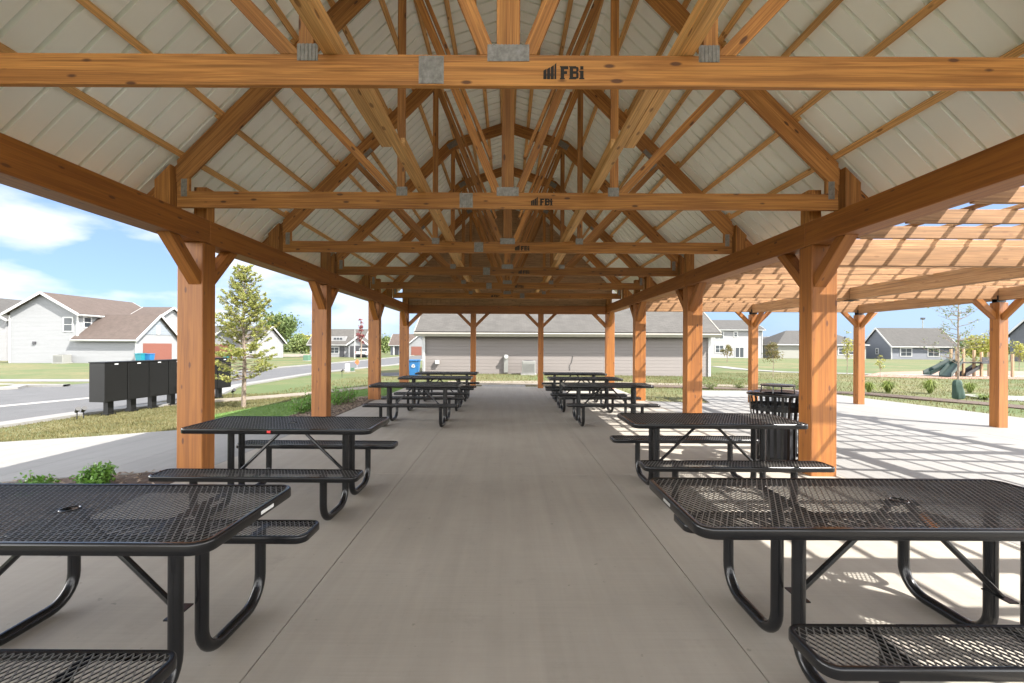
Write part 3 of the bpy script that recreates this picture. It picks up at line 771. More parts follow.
# ------------------------------------------------------------------ picnic tables
TL, TD = 1.70, 0.73
def rrect(hx, hy, r, n=6):
    out = []
    for cx, cy, a0 in ((hx-r, hy-r, 0), (-hx+r, hy-r, 90), (-hx+r, -hy+r, 180), (hx-r, -hy+r, 270)):
        for k in range(n+1):
            a = math.radians(a0+90*k/n); out.append((cx+r*math.cos(a), cy+r*math.sin(a)))
    return out
def lattice(hx, hy, r, z, swd=.0275, lwd=.052, w=.0040, t=.0042, hole=None, ox=0.0):
    """expanded metal: two families of slanted strands clipped to the rounded panel"""
    P, Fc = [], []
    poly = rrect(hx, hy, r, 4)
    for fam, sg in ((0, 1), (1, -1)):
        d = Vector((sg*swd, lwd)).normalized(); n = Vector((-d.y, d.x))
        step = swd*abs(n.x)
        k0 = int((hx+hy)/step)+2
        zz = z-.0012*fam; tt = t+.0007*fam
        for k in range(-k0, k0+1):
            c = k*step
            p, q = n*c-d*4, n*c+d*4
            # clip the line by the convex polygon
            t0, t1 = 0.0, 1.0; ok = True
            for i in range(len(poly)):
                a, b = Vector(poly[i-1]), Vector(poly[i]); e = b-a; nn = Vector((e.y, -e.x))
                if e.length < 1e-6: continue
                f0, f1 = (p-a).dot(nn), (q-a).dot(nn)
                if f0 > 0 and f1 > 0: ok = False; break
                if f0 > 0: t0 = max(t0, f0/(f0-f1))
                elif f1 > 0: t1 = min(t1, f0/(f0-f1))
            if not ok or t1-t0 < 1e-3: continue
            segs = [(p.lerp(q, t0), p.lerp(q, t1))]
            if hole:
                nseg = []
                for a, b in segs:
                    dd = (b-a).normalized(); m = -a.dot(dd); dist = (a+dd*m).length
                    if dist < hole:
                        h = math.sqrt(hole*hole-dist*dist); nseg += [(a, a+dd*(m-h)), (a+dd*(m+h), b)]
                    else: nseg.append((a, b))
                segs = nseg
            for a, b in segs:
                o = n*w/2; i = len(P)
                for v in (a-o, a+o, b+o, b-o): P.append((v.x, v.y, zz))
                for v in (a-o, a+o, b+o, b-o): P.append((v.x, v.y, zz-tt))
                Fc += [(i, i+3, i+2, i+1), (i+4, i+5, i+6, i+7), (i, i+1, i+5, i+4), (i+1, i+2, i+6, i+5), (i+2, i+3, i+7, i+6), (i+3, i, i+4, i+7)]
    me = bpy.data.meshes.new('lattice'); me.from_pydata(P, [], Fc); return me
def rim_bm(hx, hy, r, z, hgt, w):
    prof = [(-w, -.008), (-w, -.002), (-w+.005, .001), (-.006, .001), (-.001, -.004), (0, -.010), (0, -hgt+.004), (-.003, -hgt), (-.007, -hgt+.003), (-.007, -.012), (-w, -.008)]
    bm = bmesh.new(); rings = []
    for o, dz in prof[:-1]:
        rings.append([bm.verts.new((x, y, z+dz)) for x, y in rrect(hx+o, hy+o, max(.01, r+o), 7)])
    n = len(rings[0])
    for i in range(len(rings)):
        a, b = rings[i], rings[(i+1) % len(rings)]
        for k in range(n): bm.faces.new((a[k], a[(k+1) % n], b[(k+1) % n], b[k]))
    return bm
def make_table(loc, label, ext=0.0):
    T = thing('picnic_table', label, 'picnic table', loc, 'black steel mesh picnic tables')
    Wt = W[T]; HT, HB, BY = .76, .44, .59
    hx = TL/2+ext/2; Wtop = Wt @ Matrix.Translation((-ext/2, 0, 0))     # an accessible top reaches further out at one end
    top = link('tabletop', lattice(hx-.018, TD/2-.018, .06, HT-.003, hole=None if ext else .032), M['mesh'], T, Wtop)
    obj('rim', rim_bm(hx, TD/2, .075, HT, .046, .024), M['frame'], top, Wtop, smooth=True)
    bm = bmesh.new(); ring = []
    for k in range(20):
        a = 2*math.pi*k/20; ring.append((.036*math.cos(a), .036*math.sin(a), HT-.003))
    add_tube(bm, ring+[ring[0]], .004, 6, cap=False); obj('umbrella_ring', bm, M['frame'], top, Wt, smooth=True)
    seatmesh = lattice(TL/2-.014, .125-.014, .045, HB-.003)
    rimme = None
    for s in (-1, 1):
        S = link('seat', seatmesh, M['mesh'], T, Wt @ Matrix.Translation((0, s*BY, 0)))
        obj('rim', rim_bm(TL/2, .125, .06, HB, .042, .02), M['frame'], S, Wt @ Matrix.Translation((0, s*BY, 0)), smooth=True)
        for x in (-.54, 0, .54):
            bm = bmesh.new(); add_box(bm, x-.02, x+.02, -.11, .11, HB-.018, HB-.0095)
            obj('support_bar', bm, M['frame'], S, Wt @ Matrix.Translation((0, s*BY, 0)))
        for e in (-1, 1):
            x = e*.54; r = .0295
            pts = fillet([(x, s*.085, HT-.022), (x, s*.085, r+.002), (x, s*BY, r+.002), (x, s*BY, HB-.020)], [.13, .15], 7)
            tube_obj('leg', pts, r, M['frame'], T, 14, Wt)
            bm = bmesh.new(); add_box(bm, x-.02, x+.02, -.25, .25, HT-.020, HT-.0095) if s > 0 else None
            if s > 0: obj('support_bar', bm, M['frame'], top, Wt)
            else: bm.free()
    for e in (-1, 1):
        x = e*.54
        bm = bmesh.new(); add_box(bm, x-e*.048-.022, x-e*.048+.022, -.066, .066, .292, .298); add_lathe(bm, [(.0105, .298), (.0105, .306), (.001, .307)], 8, x-e*.052, 0)
        pass
        obj('leg_bracket', bm, M['frame'], T, Wt)
        tube_obj('brace', [(x-e*.036, 0, .29), (e*.05, 0, HT-.03)], .0145, M['frame'], T, 8, Wt)
        bm = bmesh.new(); add_box(bm, e*.05-.03, e*.05+.03, -.03, .03, HT-.018, HT-.0095); obj('brace_plate', bm, M['frame'], top, Wt)
    if ext: pass
    return T
TABLES = [(-1.965, 2.05, 'nearest black mesh picnic table on the left with a white sticker on its end rim'),
          (-2.05, 4.36, 'black picnic table with a small red cap beside the nearest left timber post'),
          (-1.73, 8.80, 'black picnic table in front of the left pair nearest the blue bin'),
          (-1.68, 10.85, 'left black picnic table second from the far end of its row'),
          (-1.65, 12.65, 'left black picnic table at the far end nearest the blue recycling bin'),
          (1.91, 2.215, 'nearest black mesh picnic table on the right with an orange tag under it'),
          (2.07, 4.72, 'black picnic table directly in front of the black litter bin'),
          (1.95, 8.95, 'right black picnic table partly in pergola sun between two bright posts'),
          (1.82, 10.75, 'right black picnic table second from the far end of its row'),
          (1.86, 12.6, 'right black picnic table at the far end by the slim end post')]
tp = None; tabs = []
for i, (x, y, lb) in enumerate(TABLES):
    if tp is None: tp = make_table((x, y, 0), lb); tabs.append(tp)
    elif i == 5: tabs.append(make_table((x, y, 0), lb, .27))
    else:
        c = copy_tree(tp, None, Matrix.Translation((x, y, 0)) @ Matrix.Rotation(random.uniform(-.012, .012)+(math.pi if i >= 5 else 0), 4, 'Z')); c['label'] = lb; tabs.append(c)
def extra(T, name, x0, x1, y0, y1, z0, z1, mat):
    bm = bmesh.new(); add_box(bm, x0, x1, y0, y1, z0, z1)
    return obj(name, bm, mat, T, Matrix.Translation(W[T].translation))
extra(tabs[0], 'sticker', TL/2, TL/2+.001, .02, .13, .727, .742, M['sticker'])
extra(tabs[5], 'sticker', -TL/2-.271, -TL/2-.27, -.02, .07, .727, .742, M['acgrey'])
extra(tabs[1], 'red_cap', -.05, -.02, -TD/2-.012, -TD/2, .728, .748, M['red'])
T = tabs[5]; Mt = Matrix.Translation(W[T].translation)
bm = bmesh.new(); dv = Vector((.474-.0, 0, -.42)).normalized()
o = board('paper_tag', W[T].translation+Vector((.09, -.018, .70)), W[T].translation+Vector((.17, -.018, .625)), .036, .002, M['orange'], T, bev=0)

# ------------------------------------------------------------------ litter bin
can = thing('litter_bin', 'black slatted round litter bin with raised lid behind the right picnic table', 'litter bin', (3.52, 5.92, 0))
Wc = W[can]; RB, RT = .295, .345
ns = 26
for k in range(ns):
    a = 2*math.pi*k/ns; R = Matrix.Rotation(a, 4, 'Z')
    prof = [(RB, .06), (RB, .55), (RB+.015, .70), (RB+.025, .80), (RT-.012, .88)]
    bm = bmesh.new(); w = .0155; prev = None
    for r, z in prof:
        row = [bm.verts.new(R @ Vector((r+dr, dy, z))) for dr, dy in ((0, -w), (.006, -w), (.006, w), (0, w))]
        if prev:
            for i in range(4): bm.faces.new((prev[i], prev[(i+1) % 4], row[(i+1) % 4], row[i]))
        else: bm.faces.new(row)
        prev = row
    bm.faces.new(prev[::-1]); obj('slat', bm, M['frame'], can, Wc)
for r, z, h in ((RB-.003, .07, .04), (RB-.003, .5, .04), (RB+.025, .69, .075)):
    bm = bmesh.new(); add_lathe(bm, [(r-.008, z), (r, z), (r, z+h), (r-.008, z+h), (r-.008, z)], 40); obj('band', bm, M['frame'], can, Wc, smooth=True)
bm = bmesh.new(); add_lathe(bm, [(0.001, .05), (RB-.09, .05), (RB-.08, .50)], 32); obj('liner', bm, M['slide2'], can, Wc, smooth=True)
bm = bmesh.new()
for k in range(3):
    a = 2*math.pi*k/3; add_box(bm, math.cos(a)*.2-.02, math.cos(a)*.2+.02, math.sin(a)*.2-.02, math.sin(a)*.2+.02, 0, .06)
obj('foot', bm, M['frame'], can, Wc)
bm = bmesh.new(); add_lathe(bm, [(RT, .875), (RT+.012, .885), (RT+.012, .90), (RT-.01, .915), (.30, .925), (.2, .90), (.185, .86), (.19, .86), (.2, .89), (.3, .905), (RT-.01, .89), (RT, .875)], 44)
lid = obj('lid', bm, M['frame'], can, Wc, smooth=True)
bm = bmesh.new(); add_lathe(bm, [(.001, 1.0), (.19, .995), (.20, 1.0), (.20, 1.01), (.19, 1.015), (.001, 1.02)], 36)
for k in range(4):
    a = math.radians(45+90*k); add_tube(bm, [(.2*math.cos(a), .2*math.sin(a), .89), (.185*math.cos(a), .185*math.sin(a), 1.0)], .008, 8)
obj('rain_guard', bm, M['frame'], lid, Wc, smooth=True)

# ------------------------------------------------------------------ mailboxes
p1, p4 = gp(108.5, 413.5), gp(171, 404.2)
MBG = 'dark mailbox cabinets in a row along the kerb'
def make_mail(loc, label):
    r = thing('mailbox_cabinet', label, 'mailbox', loc, MBG, rz=MR)
    Wm = W[r]; hw, hd = STEP/2-.012, .23
    bm = bmesh.new(); add_box(bm, -hd, hd, -hw, hw, .36, 1.36); bmesh.ops.bevel(bm, geom=bm.edges[:], offset=.008, segments=1, affect='EDGES')
    b = obj('cabinet', bm, M['mailbox'], r, Wm)
    bm = bmesh.new(); add_prism(bm, [(-hd-.01, -hw-.008), (hd+.01, -hw-.008), (hd+.01, hw+.008), (-hd-.01, hw+.008)], 1.362, 1.385); obj('cap', bm, M['mailbox'], r, Wm)
    bm = bmesh.new(); add_box(bm, hd+.001, hd+.004, -hw+.03, hw-.03, .40, 1.30); obj('rear_panel', bm, M['mailbox'], b, Wm)
    bm = bmesh.new()
    for i in range(4):
        for j in range(2): add_box(bm, -hd-.006, -hd-.001, -hw+.03+j*(hw-.02), -.02+j*(hw-.02) if j == 0 else hw-.03, .42+i*.22, .42+i*.22+.2)
    obj('doors', bm, M['mailbox'], b, Wm)
    bm = bmesh.new(); add_box(bm, hd+.002, hd+.006, -.05, .05, 1.315, 1.34); obj('number_plate', bm, M['sticker'], b, Wm)
    bm = bmesh.new(); add_box(bm, -.07, .07, -.075, .075, -.05, .36); add_box(bm, -.10, .10, -.11, .11, -.05, .045); obj('pedestal', bm, M['mailbox'], r, Wm)
    return r
dirv = (p4-p1); STEP = dirv.length/3; MR = math.atan2(-dirv.x, dirv.y)
mp = None
ML = ['dark mailbox cabinet nearest the camera with its side face showing, first of the row', 'second dark mailbox cabinet from the near end of the row', 'third dark mailbox cabinet from the near end of the row',
      'fourth dark mailbox cabinet, half hidden by the timber post', 'fifth dark mailbox cabinet, behind the timber post', 'sixth dark mailbox cabinet, behind the right edge of the post', 'last dark mailbox cabinet, beside the yellowish conifer']
for k in range(7):
    q = p1+dirv*k/3; q.z = G(q.x, q.y)-.03
    if mp is None: mp = make_mail(q, ML[k])
    else:
        c = copy_tree(mp, None, Matrix.Translation(q) @ Matrix.Rotation(MR, 4, 'Z')); c['label'] = ML[k]

# small ground spotlights
def spot(px, py, label, h=.2):
    q = gp(px, py); r = thing('garden_spotlight', label, 'garden light', (q.x, q.y, q.z-.05), 'small ground spotlights')
    Ws = W[r]; tube_obj('stake', [(0, 0, 0), (0, 0, h+.02)], .012, M['bracket'], r, 8, Ws)
    bm = bmesh.new(); add_tube(bm, [(-.05, .03, h), (.02, -.01, h+.05), (.08, -.05, h+.09)], [.035, .045, .055], 12); obj('lamp_head', bm, M['bracket'], r, Ws, smooth=True)
spot(77, 418, 'small black ground spotlight in the dry grass, left one of a pair')
spot(83.5, 417.4, 'small black ground spotlight in the dry grass, right one of a pair')
spot(233, 396.5, 'small black ground spotlight at the foot of the young conifer')
spot(342, 376.5, 'small black ground spotlight on the lawn left of the second post', .35)

# ------------------------------------------------------------------ plants
def leaf_mesh(name, centres, size, jitter=0.5, aspect=0.55, up=0.0):
    """one small bent quad per centre"""
    n = len(centres); C = np.asarray(centres)
    d = rng.normal(size=(n, 3)); d[:, 2] += up; d /= np.linalg.norm(d, axis=1)[:, None]
    e = rng.normal(size=(n, 3)); e -= d*(e*d).sum(1)[:, None]; e /= np.linalg.norm(e, axis=1)[:, None]
    s = size*(1+jitter*(rng.random(n)-.5))[:, None]
    P = np.stack([C-d*s/2, C+e*s*aspect/2, C+d*s/2, C-e*s*aspect/2], 1).reshape(-1, 3)
    me = bpy.data.meshes.new(name)
    me.vertices.add(4*n); me.vertices.foreach_set('co', P.ravel())
    me.loops.add(4*n); me.loops.foreach_set('vertex_index', np.arange(4*n))
    me.polygons.add(n); me.polygons.foreach_set('loop_start', np.arange(n)*4); me.polygons.foreach_set('loop_total', np.full(n, 4))
    me.update(); return me

def shrub(px, py, w, h, label, group, mat='leafbox', leaf=.045, n=900, name='shrub', pos=None):
    q = pos if pos is not None else gp(px, py)
    r = thing(name, label, 'shrub', (q.x, q.y, q.z-.03), group); Ws = W[r]
    bm = bmesh.new(); tips = []
    for k in range(16):
        a = random.uniform(0, 6.28); rr = random.uniform(.2, 1)**.6*w/2; hh = h*random.uniform(.6, 1.05)*(1-.45*(rr/(w/2))**2)
        tip = Vector((math.cos(a)*rr, math.sin(a)*rr, hh)); add_tube(bm, [(0, 0, 0), tip*.55+Vector((0, 0, .05*h)), tip], [.008, .006, .003], 5); tips.append(tip)
    obj('stems', bm, M['bark'], r, Ws)
    cs = []
    while len(cs) < n:
        t = random.choice(tips); f = random.random()**.5
        p = t*f+Vector((random.gauss(0, .11*w), random.gauss(0, .11*w), random.gauss(0, .07*h)))
        if p.z > .02: cs.append(tuple(p))
    link('leaves', leaf_mesh('leaves', cs, leaf, up=.4), M[mat], r, Ws)
shrub(60, 486, .38, .24, 'small green shrub with sparse tall shoots in the mulch beside the walkway, left of two', 'shrubs in the left mulch bed', n=650, pos=Vector((-5.05, 4.86, G(-5.05, 4.86))))
shrub(98, 486, .34, .28, 'dense round green shrub in the mulch beside the walkway, right of two', 'shrubs in the left mulch bed', n=1200, pos=Vector((-4.42, 4.93, G(-4.42, 4.93))))
for i, (px, py, w, h) in enumerate(((299, 414, .55, .42), (309, 411, .45, .5), (337, 405, .6, .5), (347, 403, .65, .55))):
    shrub(px, py, w, h, ['low dark green shrub left of the second post', 'dark green shrub touching the left side of the second post', 'dark green shrub just right of the second post', 'rounded green shrub nearest the third post'][i], 'shrubs in the left mulch bed', n=800)

def conifer(px, py, top_py, label):
    q = gp(px, py); topz = at(px, top_py, q.y).z-q.z
    r = thing('conifer_tree', label, 'tree', (q.x, q.y, q.z-.05)); Wt = W[r]; Ht = topz+.05
    bm = bmesh.new(); tr = [(0, 0, 0), (.02, .01, Ht*.3), (-.01, .0, Ht*.6), (0, 0, Ht*.98)]; add_tube(bm, tr, [.065, .05, .03, .008], 9)
    obj('trunk', bm, M['bark'], r, Wt, smooth=True)
    bm = bmesh.new(); cs = []
    z = Ht*.20
    while z < Ht*.985:
        f = (z/Ht-.20)/.80; R = .95*(1-f)**.62*(0.62+.38*min(1, f*5))+.06
        for k in range(random.choice((4, 5, 6))):
            a = random.uniform(0, 6.28); L = R*random.uniform(.55, 1.2); rise = L*random.uniform(.35, .95) if f > .25 else L*random.uniform(-.05, .4)
            ca, sa = math.cos(a), math.sin(a); tip = Vector((ca*L, sa*L, z+rise)); base = Vector((0, 0, z)); mid = base.lerp(tip, .5)+Vector((0, 0, -.09*L))
            add_tube(bm, [base, mid, tip], [.011, .008, .003], 5)
            q = lambda t: base.lerp(mid, t*2) if t < .5 else mid.lerp(tip, t*2-1)
            bare = .30 if f > .2 else .55
            t = bare if L > .3 else .05
            while t < 1.0:                    # side twigs clothed in needles
                p = q(t); sgn = random.choice((-1, 1)); tl = (.08+.30*L*(1-t))*random.uniform(.6, 1.2)
                e = p+Vector((ca*.7-sa*sgn*.75, sa*.7+ca*sgn*.75, random.uniform(-.05, .4)))*tl
                if random.random() < (.74 if f > .15 else .42):
                    for _ in range(int(14+95*tl)):
                        u = random.random(); cs.append(tuple(p.lerp(e, u)+Vector((random.gauss(0, .017), random.gauss(0, .017), random.gauss(0, .015)))))
                t += .055/max(L, .25)
            for _ in range(8): cs.append(tuple(tip+Vector((random.gauss(0, .02), random.gauss(0, .02), random.gauss(0, .02)))))
        z += Ht*.022
    obj('branches', bm, M['bark'], r, Wt)
    link('needles', leaf_mesh('needles', cs, .062, aspect=.34, up=.3), M['larch'], r, Wt)
conifer(243.5, 405.6, 265, 'young yellowish conifer standing in dry grass between the first two left posts')

def tree(name, pos, h, cr, ch, mat, label, group=None, leaf=.2, n=2500, clumps=30, trunk_r=None, bare=0.0, zc=None):
    r = thing(name, label, 'tree', (pos.x, pos.y, pos.z-.1), group); Wt = W[r]; tr = trunk_r or h*.018
    cz = h-ch/2 if zc is None else zc
    bm = bmesh.new(); add_tube(bm, [(0, 0, 0), (.01*h, 0, h*.4), (0, .01*h, h*.9)], [tr, tr*.7, tr*.2], 8)
    cen = []
    for k in range(clumps):
        v = Vector(rng.normal(size=3)); v.normalize(); v *= random.uniform(.35, 1.0)
        c = Vector((v.x*cr, v.y*cr, cz+v.z*ch/2)); cen.append((c, random.uniform(.16, .34)*cr))
        if k % 2 == 0 or bare: add_tube(bm, [(0, 0, max(h*.25, c.z*.6)), Vector((c.x*.5, c.y*.5, c.z*.85)), c], [tr*.4, tr*.28, tr*.1], 5)
    obj('trunk', bm, M['bark'], r, Wt, smooth=True)
    cs = []
    for _ in range(n):
        c, s = random.choice(cen); cs.append((c.x+random.gauss(0, s), c.y+random.gauss(0, s), max(.3, c.z+random.gauss(0, s*.8))))
    link('crown', leaf_mesh('crown', cs, leaf, up=.3), M[mat], r, Wt)
    return r
def tree_px(px, base_py, top_py, half_w, Y, **kw):
    b = at(px, base_py, Y); b.z = G(b.x, b.y); h = at(px, top_py, Y).z-b.z
    return b, h, half_w*Y/F
# background trees, left
b, h, cr = tree_px(280, 356, 313, 14, 100); tree('broadleaf_tree', b, h, cr, h*.62, 'leafdark', 'tall dark round tree rising behind the young conifer', leaf=.75, n=2600)
b, h, cr = tree_px(300, 356, 335, 9, 130); tree('broadleaf_tree', b, h, cr, h*.9, 'leafmid', 'bushy green tree at the field edge left of the second post', leaf=.8, n=1800)
b, h, cr = tree_px(309, 356, 334, 8, 134); tree('broadleaf_tree', b, h, cr, h*.85, 'leafyellow', 'yellow green bushy tree touching the second post at the field edge', leaf=.8, n=1600)
b, h, cr = tree_px(386, 353, 336, 7, 150); tree('broadleaf_tree', b, h, cr, h*.9, 'leafmid', 'green tree far off between the third and fourth left posts', leaf=.8, n=1500)
b, h, cr = tree_px(361, 357, 318.5, 3.6, 82); tree('plum_tree', b, h, cr, h*.78, 'leafred', 'slender dark red leaved tree in front of the distant gabled house', leaf=.30, n=620, clumps=18)
# right side
b, h, cr = tree_px(727, 361, 340, 5.0, 56); tree('magnolia_tree', b, h, cr, h*.85, 'leafbrown', 'young russet tree in front of the white two storey house', leaf=.2, n=420, clumps=12)
b, h, cr = tree_px(773, 375.5, 338, 7.0, 26); tree('magnolia_tree', b, h, cr, h*.60, 'leafbrown', 'young russet tree on a thin trunk left of the nearest right post', leaf=.10, n=800, trunk_r=.02, clumps=13)
b, h, cr = tree_px(847, 373, 330, 5.0, 30); tree('sapling', b, h, cr, h*.75, 'leafyellow', 'thin yellow sapling between the two right hand posts', leaf=.11, n=420, trunk_r=.02)
b, h, cr = tree_px(880, 377, 352, 4.0, 27); tree('sapling', b, h, cr, h*.7, 'leafyellow', 'tiny pale sapling in front of the blue grey house gable', leaf=.09, n=160, trunk_r=.012)
b, h, cr = tree_px(1019, 367, 338, 6.0, 38); tree('sapling', b, h, cr, h*.7, 'leafyellow', 'small yellow leaved tree right of the right pergola post', leaf=.14, n=600, trunk_r=.025)
b, h, cr = tree_px(982, 363, 333, 13, 62); tree('broadleaf_tree', b, h, cr, h*.8, 'leafyellow', 'yellow green tree behind the playground', leaf=.35, n=1400)
def young_tree():
    q = gp(958, 398.5); h = 3.9
    r = thing('young_tree', 'thin young tree with a green watering bag round its trunk near the patio', 'tree', (q.x, q.y, q.z-.05)); Wt = W[r]
    bm = bmesh.new(); add_tube(bm, [(0, 0, 0), (.01, 0, 1.2), (0, .01, 2.4), (.01, 0, h)], [.035, .028, .02, .006], 8); cs = []
    for k in range(46):
        z = random.uniform(1.15, h*.97); a = random.uniform(0, 6.28); L = random.uniform(.4, 1.15)*(1.05-.55*(z-1.1)/(h-1.1))
        tip = Vector((math.cos(a)*L, math.sin(a)*L, z+L*random.uniform(.1, .7))); base = Vector((0, 0, z)); mid = base.lerp(tip, .5)-Vector((0, 0, .05))
        add_tube(bm, [base, mid, tip], [.010, .007, .003], 5)
        for j in range(3):
            t = random.uniform(.35, .9); s = base.lerp(tip, t); e = s+Vector((random.gauss(0, .14), random.gauss(0, .14), random.uniform(.02, .22))); add_tube(bm, [s, e], [.005, .002], 4)
            for _ in range(5): cs.append(tuple(s.lerp(e, random.random())+Vector((random.gauss(0, .04), random.gauss(0, .04), random.gauss(0, .03)))))
    obj('trunk', bm, M['bark'], r, Wt, smooth=True)
    link('leaves', leaf_mesh('leaves', cs, .06, up=.2), M['leafmid'], r, Wt)
    bm = bmesh.new(); prof = [(.13, .02), (.165, .07), (.15, .26), (.13, .44), (.12, .56), (.085, .62), (.035, .63)]; seg = 20; rings = []
    for rr, z in prof: rings.append([bm.verts.new((.02*math.sin(z*9)+rr*(1+.13*math.sin(5*2*math.pi*k/seg+z*4))*math.cos(2*math.pi*k/seg), rr*.8*(1+.13*math.sin(5*2*math.pi*k/seg+z*4))*math.sin(2*math.pi*k/seg), z)) for k in range(seg)])
    for a, c in zip(rings, rings[1:]):
        for k in range(seg): bm.faces.new((a[k], a[(k+1) % seg], c[(k+1) % seg], c[k]))
    bag = tag(obj('watering_bag', bm, M['bag'], None, Matrix.Translation((q.x, q.y, q.z-.03)), smooth=True), 'dark green watering bag wrapped round the thin young tree trunk', 'watering bag')
young_tree()

def tuft(px, py, w, h, label, n=90):
    q = gp(px, py); P, Fc = [], []
    for k in range(n):
        a = random.uniform(0, 6.28); L = random.uniform(.5, 1.0); out = w/2*L*random.random()**.6; hh = h*random.uniform(.5, 1.0); ww = random.uniform(.006, .011)
        c, s = math.cos(a), math.sin(a); i = len(P)
        pts = [(0.06*random.random(), 0), (out*.75, hh*.80), (out*1.9, hh*random.uniform(.15, 1.0))]
        for j, (r_, z_) in enumerate(pts):
            wj = ww*(.7, 1.0, .35)[j]; P += [(c*r_-s*wj, s*r_+c*wj, z_), (c*r_+s*wj, s*r_-c*wj, z_)]
        Fc += [(i, i+1, i+3, i+2), (i+2, i+3, i+5, i+4)]
    me = bpy.data.meshes.new('grass_tuft'); me.from_pydata(P, [], Fc)
    return tag(link('grass_tuft', me, M['tuft'], None, Matrix.Translation((q.x, q.y, q.z-.03))), label, 'plant', 'grassy plants along the patio edge')
for px, py, w, h, lb in ((869, 391.5, .5, .42, 'grassy green tuft half hidden by the slim pergola post'), (888, 391.8, .6, .50, 'spiky green grass tuft right of the slim pergola post'),
                         (930, 392.5, .62, .56, 'tallest spiky green grass tuft left of the watering bag'), (970, 392, .5, .42, 'grass tuft behind the green watering bag'),
                         (984, 398, .7, .16, 'low flat green plant between the watering bag and right post')):
    tuft(px, py, w*1.25, h*1.1, lb, 190)
for px, py, w, h, lb in ((711, 388.5, .6, .36, 'low leafy plant at the white patio corner'), (739, 388, .45, .30, 'smaller low plant beside the middle pergola post'), (772, 390, .62, .30, 'low plant seen over the litter bin lid'), (797, 389, .5, .42, 'upright green plant beside the nearest right post')):
    shrub(px, py, w, h, lb, 'small plants in the patio mulch strip', 'leafmid', .05, 320, 'low_plant')
# far-off wood
cs = []
for (x0, x1, y0, hh) in ((-140, -60, 190, 7), (-75, -20, 260, 8), (-30, 40, 300, 8), (150, 330, 240, 7)):
    for k in range(int((x1-x0)/3.2)):
        x = random.uniform(x0, x1); y = y0+random.uniform(-8, 8); h = hh*random.uniform(.6, 1.15)
        for _ in range(130):
            v = rng.normal(size=3); v /= np.linalg.norm(v)
            cs.append((x+v[0]*2.4, y+v[1]*2.4, G(x, y)+max(.2, h*.52+v[2]*h*.48)))
tag(link('far_wood', leaf_mesh('far_wood', cs, 1.5), M['leafmid']), 'far green tree line along the horizon', 'trees', kind='stuff')

